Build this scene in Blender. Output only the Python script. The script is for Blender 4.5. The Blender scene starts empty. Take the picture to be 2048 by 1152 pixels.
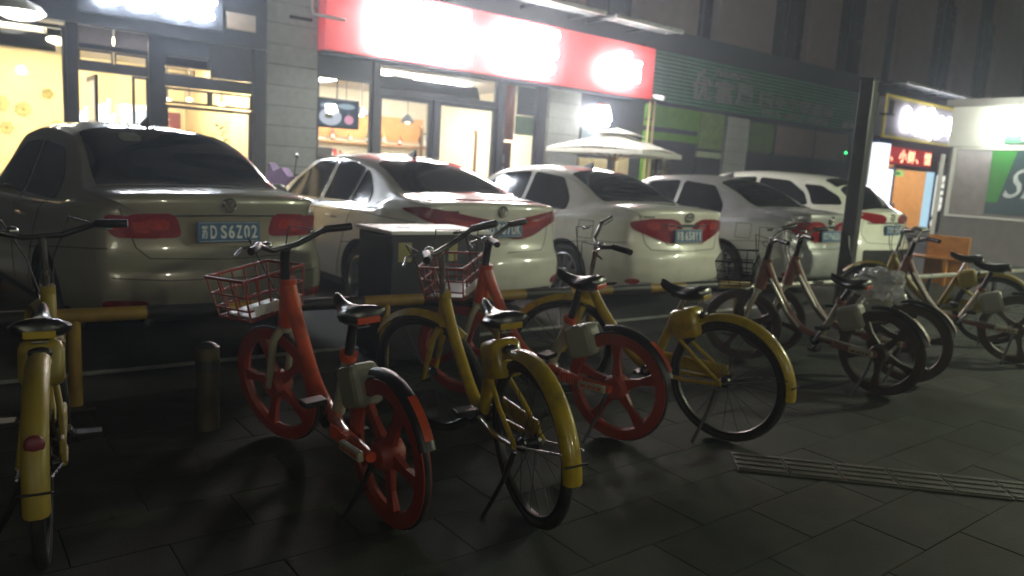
import bpy, bmesh, math, random
import numpy as np
from mathutils import Vector, Matrix
from mathutils.bvhtree import BVHTree
from mathutils.geometry import delaunay_2d_cdt
random.seed(7)
PI = math.pi
scene = bpy.context.scene
COL = scene.collection

# ------------------------------------------------------------------ camera, sky, sun, exposure
cam_d = bpy.data.cameras.new('camera')
cam = bpy.data.objects.new('camera', cam_d)
COL.objects.link(cam)
cam_d.sensor_width = 36.0
cam_d.lens = 1500.0 / 2048.0 * 36.0
cam_d.clip_start = 0.05
cam_d.clip_end = 2000
cR = Vector((0.79334, -0.60600, 0.05807)); cU = Vector((0.04769, 0.15696, 0.98645)); cF = Vector((0.60690, 0.77983, -0.15342))
cam.rotation_euler = Matrix((cR, cU, -cF)).transposed().to_euler()
cam.location = (0, 0, 1.36)
cam_d.dof.use_dof = True      # phone lens slightly out of focus, as in the photograph
cam_d.dof.focus_distance = 2.3
cam_d.dof.aperture_fstop = 2.8
scene.camera = cam
scene.render.resolution_x = 1024
scene.render.resolution_y = 576

world = bpy.data.worlds.new('World')
scene.world = world
world.use_nodes = True
wn = world.node_tree.nodes
wl = world.node_tree.links
bg = wn['Background']
sky = wn.new('ShaderNodeTexSky')
sky.sky_type = 'NISHITA'
sky.sun_disc = False
SUN_EL, SUN_AZ = math.radians(8), math.radians(206)
sky.sun_elevation = SUN_EL
sky.sun_rotation = SUN_AZ
wl.new(sky.outputs['Color'], bg.inputs['Color'])
bg.inputs['Strength'].default_value = 0.0008
sun_d = bpy.data.lights.new('far_street_light', 'SUN')
sun_d.energy = 0.18
sun_d.angle = math.radians(10)
sun_d.color = (1.0, 0.98, 0.76)
sun = bpy.data.objects.new('far_street_light', sun_d)
COL.objects.link(sun)
sd = Vector((math.sin(SUN_AZ) * math.cos(SUN_EL), math.cos(SUN_AZ) * math.cos(SUN_EL), math.sin(SUN_EL)))
sun.rotation_euler = sd.to_track_quat('Z', 'Y').to_euler()
scene.view_settings.view_transform = 'Standard'
scene.view_settings.look = 'None'
scene.view_settings.exposure = 0.0
scene.view_settings.gamma = 1.0
scene.cycles.sample_clamp_indirect = 3.0
scene.cycles.max_bounces = 8
scene.cycles.caustics_reflective = False
scene.cycles.caustics_refractive = False
scene.cycles.use_denoising = True

# ------------------------------------------------------------------ helpers
def mat(name, col, rough=0.6, metal=0.0, var=0.12, scale=6.0, bump=0.0, bscale=60.0, emit=None, estr=0.0,
        coat=0.0, spec=0.5, dirt=None, trans=0.0, alpha=1.0, world=False):
    m = bpy.data.materials.new(name)
    m.use_nodes = True
    nt = m.node_tree
    b = nt.nodes['Principled BSDF']
    tc = nt.nodes.new('ShaderNodeTexCoord')
    nz = nt.nodes.new('ShaderNodeTexNoise')
    nz.inputs['Scale'].default_value = scale
    nz.inputs['Detail'].default_value = 4
    if world:
        gm = nt.nodes.new('ShaderNodeNewGeometry'); co_ = gm.outputs['Position']
    else: co_ = tc.outputs['Object']
    nt.links.new(co_, nz.inputs['Vector'])
    rp = nt.nodes.new('ShaderNodeValToRGB')
    lo = [max(0, c * (1 - var)) for c in col]
    hi = [min(1, c * (1 + var)) for c in col]
    rp.color_ramp.elements[0].position = 0.3
    rp.color_ramp.elements[1].position = 0.7
    rp.color_ramp.elements[0].color = (*lo, 1)
    rp.color_ramp.elements[1].color = (*hi, 1)
    nt.links.new(nz.outputs['Fac'], rp.inputs['Fac'])
    out = rp.outputs['Color']
    if dirt:
        n2 = nt.nodes.new('ShaderNodeTexNoise')
        n2.inputs['Scale'].default_value = dirt[1]
        n2.inputs['Detail'].default_value = 8
        n2.inputs['Roughness'].default_value = 0.65
        nt.links.new(co_, n2.inputs['Vector'])
        r2 = nt.nodes.new('ShaderNodeValToRGB')
        r2.color_ramp.elements[0].position = 0.5
        r2.color_ramp.elements[1].position = 0.75
        r2.color_ramp.elements[0].color = (0, 0, 0, 1)
        r2.color_ramp.elements[1].color = (dirt[2],) * 3 + (1,)
        nt.links.new(n2.outputs['Fac'], r2.inputs['Fac'])
        mx = nt.nodes.new('ShaderNodeMix')
        mx.data_type = 'RGBA'
        nt.links.new(r2.outputs['Color'], mx.inputs['Factor'])
        nt.links.new(out, mx.inputs[6])
        mx.inputs[7].default_value = (*dirt[0], 1)
        out = mx.outputs[2]
    if world:      # laid stones: each a little lighter or darker, with trodden gum spots
        oi = nt.nodes.new('ShaderNodeObjectInfo'); mr_ = nt.nodes.new('ShaderNodeMapRange'); mr_.inputs['To Min'].default_value = .78; mr_.inputs['To Max'].default_value = 1.18
        nt.links.new(oi.outputs['Random'], mr_.inputs['Value'])
        vo = nt.nodes.new('ShaderNodeTexVoronoi'); vo.inputs['Scale'].default_value = 5.5; nt.links.new(co_, vo.inputs['Vector'])
        gs_ = nt.nodes.new('ShaderNodeMapRange'); gs_.inputs['From Min'].default_value = .055; gs_.inputs['From Max'].default_value = .085; gs_.inputs['To Min'].default_value = .45
        nt.links.new(vo.outputs['Distance'], gs_.inputs['Value'])
        m1_ = nt.nodes.new('ShaderNodeMath'); m1_.operation = 'MULTIPLY'; nt.links.new(mr_.outputs['Result'], m1_.inputs[0]); nt.links.new(gs_.outputs['Result'], m1_.inputs[1])
        vs_ = nt.nodes.new('ShaderNodeVectorMath'); vs_.operation = 'SCALE'; nt.links.new(out, vs_.inputs[0]); nt.links.new(m1_.outputs[0], vs_.inputs['Scale'])
        out = vs_.outputs[0]
    nt.links.new(out, b.inputs['Base Color'])
    rr = nt.nodes.new('ShaderNodeMapRange')
    rr.inputs['To Min'].default_value = max(0.02, rough - 0.08)
    rr.inputs['To Max'].default_value = min(1, rough + 0.08)
    nt.links.new(nz.outputs['Fac'], rr.inputs['Value'])
    nt.links.new(rr.outputs['Result'], b.inputs['Roughness'])
    b.inputs['Metallic'].default_value = metal
    b.inputs['Coat Weight'].default_value = coat
    b.inputs['Coat Roughness'].default_value = 0.06
    b.inputs['Specular IOR Level'].default_value = spec
    b.inputs['Transmission Weight'].default_value = trans
    b.inputs['Alpha'].default_value = alpha
    if emit:
        b.inputs['Emission Color'].default_value = (*emit, 1)
        b.inputs['Emission Strength'].default_value = estr
    if bump:
        n3 = nt.nodes.new('ShaderNodeTexNoise')
        n3.inputs['Scale'].default_value = bscale
        n3.inputs['Detail'].default_value = 5
        nt.links.new(co_, n3.inputs['Vector'])
        bp = nt.nodes.new('ShaderNodeBump')
        bp.inputs['Strength'].default_value = bump
        bp.inputs['Distance'].default_value = 0.02
        nt.links.new(n3.outputs['Fac'], bp.inputs['Height'])
        nt.links.new(bp.outputs['Normal'], b.inputs['Normal'])
    return m

def emat(name, col, strength):
    m = bpy.data.materials.new(name)
    m.use_nodes = True
    nt = m.node_tree
    nt.nodes.clear()
    e = nt.nodes.new('ShaderNodeEmission')
    o = nt.nodes.new('ShaderNodeOutputMaterial')
    e.inputs['Color'].default_value = (*col, 1)
    e.inputs['Strength'].default_value = strength
    nt.links.new(e.outputs[0], o.inputs['Surface'])
    return m

def glassmat(name, tint, mix):
    """thin window glass: mostly see-through, mirrors at glancing angles"""
    m = bpy.data.materials.new(name)
    m.use_nodes = True
    nt = m.node_tree
    nt.nodes.clear()
    t = nt.nodes.new('ShaderNodeBsdfTransparent')
    g = nt.nodes.new('ShaderNodeBsdfGlossy')
    f = nt.nodes.new('ShaderNodeFresnel')
    x = nt.nodes.new('ShaderNodeMixShader')
    o = nt.nodes.new('ShaderNodeOutputMaterial')
    t.inputs['Color'].default_value = (*tint, 1)
    g.inputs['Roughness'].default_value = 0.02
    f.inputs['IOR'].default_value = mix
    nt.links.new(f.outputs[0], x.inputs[0])
    nt.links.new(t.outputs[0], x.inputs[1])
    nt.links.new(g.outputs[0], x.inputs[2])
    nt.links.new(x.outputs[0], o.inputs['Surface'])
    return m

class MB:
    def __init__(self):
        self.v = []; self.f = []
    def add(self, vs, fs):
        n = len(self.v)
        self.v += [tuple(p) for p in vs]
        self.f += [tuple(i + n for i in q) for q in fs]
        return self
    def box(self, x0, x1, y0, y1, z0, z1, M=None):
        vs = [Vector((x, y, z)) for z in (z0, z1) for y in (y0, y1) for x in (x0, x1)]
        if M is not None: vs = [M @ p for p in vs]
        return self.add(vs, [(0, 2, 3, 1), (4, 5, 7, 6), (0, 1, 5, 4), (2, 6, 7, 3), (0, 4, 6, 2), (1, 3, 7, 5)])
    def bbox(self, x0, x1, y0, y1, z0, z1, b=0.01, M=None):
        """box with chamfered edges"""
        bm = bmesh.new()
        vs = [bm.verts.new((x, y, z)) for z in (z0, z1) for y in (y0, y1) for x in (x0, x1)]
        for q in [(0, 2, 3, 1), (4, 5, 7, 6), (0, 1, 5, 4), (2, 6, 7, 3), (0, 4, 6, 2), (1, 3, 7, 5)]:
            bm.faces.new([vs[i] for i in q])
        bmesh.ops.bevel(bm, geom=list(bm.edges), offset=b, segments=2, affect='EDGES', profile=0.5)
        return self.bm(bm, M)
    def bm(self, bm, M=None):
        bm.verts.index_update()
        self.add([(M @ v.co if M is not None else v.co.copy()) for v in bm.verts], [[v.index for v in f.verts] for f in bm.faces])
        bm.free()
        return self
    def tube(self, pts, r, n=8, M=None, flat=1.0, closed=False, caps=True):
        pts = [Vector(p) for p in pts]
        if M is not None: pts = [M @ p for p in pts]
        N = len(pts)
        rs = list(r) if hasattr(r, '__len__') else [r] * N
        vs = []; up = None
        for i, p in enumerate(pts):
            a = pts[(i - 1) % N] if (i > 0 or closed) else p
            b = pts[(i + 1) % N] if (i < N - 1 or closed) else p
            t = (b - a)
            if t.length < 1e-9: t = Vector((0, 0, 1))
            t.normalize()
            if up is None:
                up = Vector((0, 0, 1)) if abs(t.z) < 0.9 else Vector((1, 0, 0))
            s = t.cross(up)
            if s.length < 1e-4: s = t.orthogonal()
            s.normalize()
            u = s.cross(t).normalized()
            up = u
            for k in range(n):
                an = 2 * PI * k / n
                vs.append(p + s * math.cos(an) * rs[i] * flat + u * math.sin(an) * rs[i])
        fs = []
        for i in range(N if closed else N - 1):
            j = (i + 1) % N
            for k in range(n):
                k2 = (k + 1) % n
                fs.append((i * n + k, i * n + k2, j * n + k2, j * n + k))
        if caps and not closed:
            fs.append(tuple(range(n - 1, -1, -1)))
            fs.append(tuple((N - 1) * n + k for k in range(n)))
        return self.add(vs, fs)
    def lathe(self, prof, n=24, M=None, arc=2 * PI, ax='x'):
        """prof: (radius, offset along axis)"""
        vs = []; full = abs(arc - 2 * PI) < 1e-6
        m = n if full else n + 1
        for k in range(m):
            an = arc * k / n
            for (r, o) in prof:
                c, s = math.cos(an) * r, math.sin(an) * r
                p = Vector((o, c, s)) if ax == 'x' else (Vector((c, o, s)) if ax == 'y' else Vector((c, s, o)))
                vs.append(M @ p if M is not None else p)
        P = len(prof); fs = []
        for k in range(n):
            k2 = (k + 1) % m
            for i in range(P - 1):
                fs.append((k * P + i, k2 * P + i, k2 * P + i + 1, k * P + i + 1))
        return self.add(vs, fs)
    def prism(self, outline, axis, a, b, M=None):
        """extrude 2D outline along axis; outline in the two other axes in xyz order"""
        n = len(outline)
        def mk(p, o):
            q = {'x': (o, p[0], p[1]), 'y': (p[0], o, p[1]), 'z': (p[0], p[1], o)}[axis]
            return M @ Vector(q) if M is not None else Vector(q)
        vs = [mk(p, a) for p in outline] + [mk(p, b) for p in outline]
        fs = [tuple(range(n - 1, -1, -1)), tuple(range(n, 2 * n))]
        fs += [(i, (i + 1) % n, (i + 1) % n + n, i + n) for i in range(n)]
        return self.add(vs, fs)
    def ball(self, c, r, sx=1, sy=1, sz=1, nu=14, nv=9, M=None):
        bm = bmesh.new()
        bmesh.ops.create_uvsphere(bm, u_segments=nu, v_segments=nv, radius=r)
        T = Matrix.Translation(c) @ Matrix.Diagonal((sx, sy, sz, 1))
        return self.bm(bm, M @ T if M is not None else T)
    def mesh(self, name):
        me = bpy.data.meshes.new(name)
        me.from_pydata([tuple(p) for p in self.v], [], self.f)
        me.validate()
        bm = bmesh.new(); bm.from_mesh(me)
        bmesh.ops.recalc_face_normals(bm, faces=bm.faces)
        bm.to_mesh(me); bm.free()
        return me
    def build(self, name, m, parent=None, smooth=None):
        return mk(name, self.mesh(name), m, parent, smooth)

def mk(name, me, m, parent=None, smooth=None):
    if m is not None and not me.materials: me.materials.append(m)
    if smooth is not None:
        for p in me.polygons: p.use_smooth = True
        me.set_sharp_from_angle(angle=math.radians(smooth))
    o = bpy.data.objects.new(name, me)
    COL.objects.link(o)
    if parent: o.parent = parent
    return o

def tag(o, label=None, cat=None, group=None, kind=None):
    if label: o['label'] = label
    if cat: o['category'] = cat
    if group: o['group'] = group
    if kind: o['kind'] = kind
    return o

def thing(name, label, cat, loc=(0, 0, 0), rz=0, group=None, rx=0, ry=0):
    o = bpy.data.objects.new(name, None)
    o.empty_display_size = 0.1
    COL.objects.link(o)
    o.location = loc
    o.rotation_euler = (rx, ry, rz)
    return tag(o, label, cat, group)

def copy_tree(o, parent=None):
    c = o.copy(); COL.objects.link(c)
    if parent: c.parent = parent
    for ch in list(o.children): copy_tree(ch, c)
    return c

def text_mesh(s, size, depth=0.003, bold=0.0, shear=0.0, spacing=1.0, align='CENTER'):
    """lettering as a mesh in the xz plane, facing -y, centred on the origin"""
    cu = bpy.data.curves.new('lettering', 'FONT')
    cu.body = s; cu.size = size; cu.extrude = depth; cu.offset = bold; cu.shear = shear
    cu.space_character = spacing
    cu.align_x = align; cu.align_y = 'CENTER'
    cu.resolution_u = 3
    o = bpy.data.objects.new('lettering', cu)
    COL.objects.link(o)
    bpy.context.view_layer.update()
    dg = bpy.context.evaluated_depsgraph_get()
    me = bpy.data.meshes.new_from_object(o.evaluated_get(dg))
    bpy.data.objects.remove(o); bpy.data.curves.remove(cu)
    me.transform(Matrix.Rotation(PI / 2, 4, 'X'))
    return me

def fit_text(me, w, h):
    xs = [v.co.x for v in me.vertices]; zs = [v.co.z for v in me.vertices]
    sx, sz = w / max(1e-6, max(xs) - min(xs)), h / max(1e-6, max(zs) - min(zs))
    cx, cz = (max(xs) + min(xs)) / 2, (max(zs) + min(zs)) / 2
    me.transform(Matrix.Diagonal((sx, 1, sz, 1)) @ Matrix.Translation((-cx, 0, -cz)))
    return me

def chaikin(pts, n=2, closed=True):
    pts = [Vector(p) for p in pts]
    for _ in range(n):
        q = []
        if closed:
            for i in range(len(pts)):
                a, b = pts[i], pts[(i + 1) % len(pts)]
                q += [a * .75 + b * .25, a * .25 + b * .75]
        else:
            q = [pts[0]]
            for i in range(len(pts) - 1):
                a, b = pts[i], pts[i + 1]
                q += [a * .75 + b * .25, a * .25 + b * .75]
            q.append(pts[-1])
        pts = q
    return pts

# ------------------------------------------------------------------ materials
m_asphalt = mat('asphalt', (0.055, 0.056, 0.052), 0.75, var=0.3, scale=3, bump=0.5, bscale=90, dirt=((0.03, 0.03, 0.03), 2.0, 0.6))
m_slab = mat('paving_stone', (0.040, 0.045, 0.036), 0.75, spec=0.22, var=0.25, scale=5, bump=0.18, bscale=110, dirt=((0.020, 0.020, 0.017), 1.6, 0.85), world=True)
m_joint = mat('joint_sand', (0.026, 0.028, 0.023), 0.95, var=0.3, scale=30)
m_tact = mat('tactile_tile', (0.058, 0.060, 0.046), 0.55, var=0.25, scale=7, bump=0.3, dirt=((0.05, 0.045, 0.035), 6.0, 0.7))
m_line = mat('road_paint', (0.5, 0.5, 0.47), 0.7, var=0.2, scale=12, dirt=((0.12, 0.12, 0.11), 9.0, 0.8))
m_kerb = mat('kerb_stone', (0.28, 0.27, 0.25), 0.7, var=0.2, bump=0.3)
m_stone = mat('grey_stone_cladding', (0.33, 0.35, 0.33), 0.6, var=0.1, scale=9, bump=0.15, bscale=120, dirt=((0.22, 0.23, 0.22), 1.2, 0.5))
m_dark = mat('dark_steel', (0.025, 0.028, 0.04), 0.38, metal=0.2, var=0.2)
m_darkpanel = mat('dark_cladding', (0.03, 0.034, 0.045), 0.5, var=0.15)
m_upper = mat('brown_facade_panel', (0.17, 0.13, 0.115), 0.75, var=0.15, scale=3, bump=0.2, dirt=((0.13, 0.10, 0.09), 1.0, 0.6))
m_upperdark = mat('dark_window_band', (0.010, 0.014, 0.018), 0.25, var=0.2)
m_cream = mat('cream_wall', (0.74, 0.68, 0.54), 0.7, var=0.05)
m_yellowwall = mat('warm_yellow_wall', (0.74, 0.62, 0.38), 0.75, var=0.12, scale=2)
m_wood = mat('warm_wood', (0.33, 0.17, 0.07), 0.5, var=0.3, scale=4)
m_floor = mat('shop_floor_tile', (0.40, 0.34, 0.26), 0.3, var=0.1)
m_white = mat('white_board', (0.72, 0.72, 0.70), 0.5, var=0.05)
m_redpanel = mat('red_sign_face', (0.60, 0.06, 0.068), 0.5, var=0.05, emit=(1.0, 0.10, 0.10), estr=0.26)
m_maroon = mat('maroon_board', (0.14, 0.02, 0.03), 0.5)
m_green = mat('lime_green_panel', (0.12, 0.27, 0.025), 0.5, var=0.15)
m_slat = mat('green_louvre', (0.06, 0.25, 0.12), 0.45, var=0.2)
m_grey = mat('grey_letter', (0.17, 0.185, 0.18), 0.5)
m_canvas = mat('umbrella_canvas', (0.80, 0.80, 0.72), 0.8, var=0.04, bump=0.1)
m_blackp = mat('black_plastic', (0.012, 0.012, 0.013), 0.42, var=0.3)
m_rubber = mat('tyre_rubber', (0.014, 0.014, 0.014), 0.75, var=0.4, scale=20, dirt=((0.07, 0.06, 0.045), 12, 0.5))
m_chrome = mat('polished_metal', (0.62, 0.62, 0.60), 0.16, metal=1.0, var=0.08)
m_alloy = mat('alloy_rim', (0.42, 0.43, 0.43), 0.32, metal=0.85, var=0.1)
m_galv = mat('galvanised_pipe', (0.50, 0.49, 0.44), 0.4, metal=0.5, var=0.15)
m_railyellow = mat('barrier_yellow', (0.28, 0.17, 0.02), 0.55, var=0.2, scale=9, dirt=((0.16, 0.11, 0.03), 11, 0.7))
m_railblack = mat('barrier_black', (0.018, 0.018, 0.018), 0.5, var=0.3)
m_shopglass = glassmat('shop_glass', (0.93, 0.95, 0.95), 1.25)
m_carglass = mat('tinted_car_glass', (0.008, 0.010, 0.012), 0.06, var=0.1, spec=0.55, coat=0.0)

# ------------------------------------------------------------------ ground
def plane_obj(name, x0, x1, y0, y1, z, m, kind='structure'):
    o = MB().add([(x0, y0, z), (x1, y0, z), (x1, y1, z), (x0, y1, z)], [(0, 1, 2, 3)]).build(name, m)
    return tag(o, kind=kind)
ground = plane_obj('ground', -68, 148, -68, 38, -0.03, m_asphalt)
road = plane_obj('parking_lot', -60, 140, 4.45, 10.3, 0.0, m_asphalt)
pave = plane_obj('pavement', -60, 140, -60, 4.446, -0.012, m_joint)
# paving stones: those in view are pieces of their own, the rest is one joined sheet of stones
def slab_mesh(w, d, t=0.012):
    return MB().bbox(0, w, 0, d, -0.02, t, 0.0025).mesh('paving_stone')
SW, SD, GAP = 0.6, 0.3, 0.003
sm = slab_mesh(SW - GAP, SD - GAP); sm.materials.append(m_slab)
def px(p):
    d = Vector(p) - Vector((0, 0, 1.36)); z = d.dot(cF)
    if z < 0.2: return None
    return (1024 + 1500 * d.dot(cR) / z, 576 - 1500 * d.dot(cU) / z, z)
cands = []; rest = []
for j in range(-12, 15):
    for i in range(-14, 40):
        x = i * SW + (SW / 2 if j % 2 else 0); y = j * SD - 0.06
        if y + SD > 4.44: continue
        q = px((x + SW / 2, y + SD / 2, 0))
        if q and -120 < q[0] < 2200 and 300 < q[1] < 1300: cands.append((q[2], x, y))
        elif abs(x) < 9: rest.append((x, y))
cands.sort()
random.seed(3)
for k, (d, x, y) in enumerate(cands):
    if k < 290:
        o = bpy.data.objects.new('paving_stone', sm); COL.objects.link(o); o.parent = pave
        o.location = (x, y, -0.012 + random.uniform(-0.001, 0.001))
        o.rotation_euler = (random.uniform(-.002, .002), random.uniform(-.002, .002), random.uniform(-.002, .002))
    else: rest.append((x, y))
mb = MB()
for (x, y) in rest: mb.box(x, x + SW - GAP, y, y + SD - GAP, -0.02, 0.0)
tag(mb.build('paving_stones_beyond', m_slab, pave), kind='stuff')
# tactile guide strip laid diagonally across the paving
strip = thing('tactile_paving', 'strip of ribbed tactile paving running diagonally across the dark pavement', 'tactile paving', (3.71, 1.66, 0.0), math.radians(-45.5))
TS = 0.25
tile_m = MB().box(0.003, TS - 0.003, -TS + 0.003, -0.003, 0.002, 0.008).mesh('tile'); tile_m.materials.append(m_tact)
bar_m = MB().bbox(0.010, TS - 0.010, -0.016, 0.016, 0.006, 0.0135, 0.003).mesh('raised_bar'); bar_m.materials.append(m_tact)
for k in range(-3, 8):
    t = bpy.data.objects.new('tile', tile_m); COL.objects.link(t); t.parent = strip; t.location = (k * TS, 0, 0)
    for b in range(4):
        r = bpy.data.objects.new('raised_bar', bar_m); COL.objects.link(r); r.parent = t
        r.location = (0, -0.033 - b * 0.0613, 0)
# painted bay line
tag(MB().add([(-2, 5.0, 0.005), (8.2, 4.86, 0.005), (8.2, 4.95, 0.005), (-2, 5.09, 0.005)], [(0, 1, 2, 3)]).build('parking_line', m_line), kind='structure')
# raised walk in front of the shops
walk = MB().box(-60, 140, 10.42, 12.45, -0.02, 0.13).build('shop_walk', m_slab); tag(walk, kind='structure')
kb = MB().bbox(0, 0.995, 0, 0.118, -0.02, 0.14, 0.012).mesh('kerb'); kb.materials.append(m_kerb)
kerb = MB().box(-60, 140, 10.31, 10.40, -0.02, 0.10).build('kerb_line', m_kerb); tag(kerb, kind='structure')
for i in range(-2, 44):
    o = bpy.data.objects.new('kerb_stone', kb); COL.objects.link(o); o.parent = kerb; o.location = (i * 1.0, 10.30, 0)

# ------------------------------------------------------------------ light-giving materials
e_white = emat('sign_letter_light', (1.0, 0.97, 0.92), 75)
e_left = emat('cool_sign_light', (0.86, 0.92, 1.0), 80)
e_right = emat('right_sign_light', (0.95, 0.93, 1.0), 26)
e_warm = emat('warm_ceiling_light', (1.0, 0.84, 0.6), 70)
e_cafe = emat('amber_ceiling_light', (1.0, 0.82, 0.50), 26)
e_neutral = emat('white_ceiling_light', (1.0, 0.93, 0.78), 45)
e_box = emat('light_box_face', (0.95, 0.98, 1.0), 1.7)
e_led = emat('red_led', (1.0, 0.05, 0.03), 2.2)
e_ledtext = emat('led_text', (1.0, 0.50, 0.28), 3.2)
e_pend = emat('lamp_globe', (1.0, 0.97, 0.88), 12)
e_spot = emat('downlight', (1.0, 0.85, 0.5), 14)
e_green = emat('green_indicator', (0.05, 1.0, 0.25), 4)
e_exit = emat('exit_sign_face', (0.45, 1.0, 0.25), 0.8)
e_kiosk = emat('wash_lamp_face', (0.97, 1.0, 0.86), 60)
e_kiosk2 = emat('wash_tube', (0.97, 1.0, 0.86), 3)
e_screen = emat('screen_pale', (0.85, 0.88, 1.0), 0.75)
e_screen2 = emat('screen_dark', (0.10, 0.13, 0.18), 0.6)
e_screen3 = emat('screen_pink', (1.0, 0.45, 0.6), 0.9)

FY = 12.5
# ------------------------------------------------------------------ the long building
bld = thing('commercial_building', 'long dark brown commercial building with tall piers and window bands above the shops', 'building', (14, FY, 0))
def part(o, parent=bld):
    """mesh built in world coordinates, hung under a thing"""
    o.parent = parent
    o.matrix_parent_inverse = parent.matrix_basis.inverted() if parent.parent is None else Matrix()
    return o
def wbox(name, x0, x1, y0, y1, z0, z1, m, parent, b=0.0):
    mb = MB()
    r = root_loc(parent)
    (mb.bbox(x0 - r.x, x1 - r.x, y0 - r.y, y1 - r.y, z0 - r.z, z1 - r.z, b) if b else mb.box(x0 - r.x, x1 - r.x, y0 - r.y, y1 - r.y, z0 - r.z, z1 - r.z))
    return mb.build(name, m, parent)
def root_loc(o):
    while o.parent: o = o.parent
    return o.location.copy()
# rear structure and wall above the shop fronts
wbox('wall', -30, 90, FY + 0.7, FY + 0.95, 4.45, 26, m_upperdark, bld)
wbox('wall', -30, 90, FY + 0.25, FY + 0.695, 4.45, 4.95, m_darkpanel, bld)
wbox('wall', -30, -3.05, FY, FY + 0.3, 0.10, 4.44, m_darkpanel, bld)
wbox('wall', 31.25, 90, FY, FY + 0.3, 0.10, 4.44, m_darkpanel, bld)
edges = [(-3.0, -0.5), (1.0, 3.6), (5.2, 7.6), (9.2, 11.6), (13.25, 15.40), (16.2, 18.6), (20.35, 21.9), (23.65, 24.7), (25.6, 27.95), (29.95, 31.4), (33.4, 36.2), (37.6, 40.2), (41.8, 44.5), (46.5, 49), (51, 54), (56, 59)]
for (a, b) in edges:
    wbox('facade_pier', a, b, FY + 0.35, FY + 0.71, 4.80 + random.uniform(-.08, .08), 26, m_upper, bld)
for k in range(len(edges) - 1):
    a, b = edges[k][1], edges[k + 1][0]
    for z0 in (4.97, 9.1, 13.2, 17.3):
        w = wbox('window', a + 0.02, b - 0.02, FY + 0.56, FY + 0.69, z0, z0 + 3.2, m_upperdark, bld)
        wbox('frame', (a + b) / 2 - 0.03, (a + b) / 2 + 0.03, FY + 0.53, FY + 0.558, z0, z0 + 3.2, m_dark, w)
# stone columns, each laid up of cladding blocks
def stone_column(x0, x1, z1, yb=FY - 0.02, step=0.328, z_ref=1.555, m=m_stone):
    c = wbox('stone_column', x0 + 0.01, x1 - 0.01, yb + 0.02, yb + 0.6, 0.10, z1, m_joint, bld)
    z = z_ref - step * 6
    while z < z1:
        a, b = max(z, 0.12), min(z + step, z1)
        if b - a > 0.05:
            wbox('stone_block', x0, x1, yb, yb + 0.59, a + 0.004, b - 0.004, m, c, 0.004)
        z += step
    return c
stone_column(4.40, 5.27, 4.8)
stone_column(10.43, 11.32, 3.17, step=0.33, z_ref=1.88)
stone_column(16.50, 17.42, 3.10, step=0.33)
stone_column(23.3, 24.0, 4.5)
stone_column(30.2, 31.2, 4.5)
# glass awnings carried over the signs
def awning(x0, x1, z, out=0.9):
    a = wbox('awning', x0, x1, FY - out, FY - 0.45, z, z + 0.02, mat('awning_glass', (0.16, 0.19, 0.20), 0.25), bld)
    wbox('awning_edge', x0, x1, FY - out - 0.045, FY - out - 0.002, z - 0.03, z + 0.05, m_galv, a)
    for x in np.arange(x0 + 0.2, x1, 1.3):
        wbox('bracket', x, x + 0.05, FY - out, FY + 0.24, z + 0.022, z + 0.09, m_dark, a)
awning(8.2, 11.0, 4.62); awning(11.3, 13.4, 4.62); awning(23.9, 26.0, 4.75); awning(26.2, 29.2, 4.75)

# ------------------------------------------------------------------ shop front helper
def opening(parent, x0, x1, z0, z1, fr=0.05, glass=True, name='window', y=FY):
    """framed pane: frame strips as sub-parts of the pane"""
    g = wbox(name, x0 + fr, x1 - fr, y + 0.03, y + 0.042, z0 + fr, z1 - fr, m_shopglass, parent)
    for (a, b, c, d) in ((x0, x0 + fr, z0, z1), (x1 - fr, x1, z0, z1), (x0 + fr, x1 - fr, z0, z0 + fr), (x0 + fr, x1 - fr, z1 - fr, z1)):
        wbox('frame', a, b, y, y + 0.07, c, d, m_dark, g)
    return g
def room(parent, x0, x1, depth, z1, wall, floor=m_floor, ceil=None, z0=0.13):
    y1 = FY + depth
    wbox('back_wall', x0, x1, y1, y1 + 0.1, z0, z1, wall, parent)
    wbox('side_wall', x0 - 0.1, x0, FY + 0.12, y1 + 0.1, z0, z1, wall, parent)
    wbox('side_wall', x1, x1 + 0.1, FY + 0.12, y1 + 0.1, z0, z1, wall, parent)
    wbox('floor', x0, x1, FY - 0.02, y1, 0.10, z0 + 0.002, floor, parent)
    wbox('ceiling', x0, x1, FY + 0.12, y1, z1, z1 + 0.08, ceil or m_white, parent)

# ------------------------------------------------------------------ 1: cafe at the left
cafe = thing('coffee_shop', 'dark framed cafe front with glowing yellow interior and open glass door behind the nearest car', 'shop front', (2, FY, 0))
room(cafe, -0.1, 4.28, 4.5, 3.05, m_yellowwall)
wbox('fascia', -3.0, 4.39, FY - 0.05, FY + 0.2, 3.06, 4.5, m_darkpanel, cafe)
wbox('blank_wall', -3.0, 0.25, FY - 0.03, FY + 0.2, 0.13, 3.05, m_darkpanel, cafe); opening(cafe, 0.25, 1.58, 0.15, 3.0)
wbox('post', 1.58, 1.72, FY - 0.04, FY + 0.12, 0.13, 3.05, m_dark, cafe)
wbox('transom_bar', 1.73, 2.63, FY - 0.02, FY + 0.1, 2.43, 2.55, m_dark, cafe)
opening(cafe, 1.73, 2.17, 2.55, 2.72, 0.02); opening(cafe, 2.19, 2.63, 2.55, 2.72, 0.02)
wbox('transom_bar', 1.73, 2.63, FY - 0.02, FY + 0.1, 2.73, 2.80, m_dark, cafe)
tp = mat('transom_board', (0.16, 0.13, 0.13), 0.6)
wbox('transom_board', 1.73, 2.17, FY, FY + 0.08, 2.81, 3.04, tp, cafe); wbox('transom_board', 2.20, 2.63, FY, FY + 0.08, 2.81, 3.04, tp, cafe)
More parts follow.
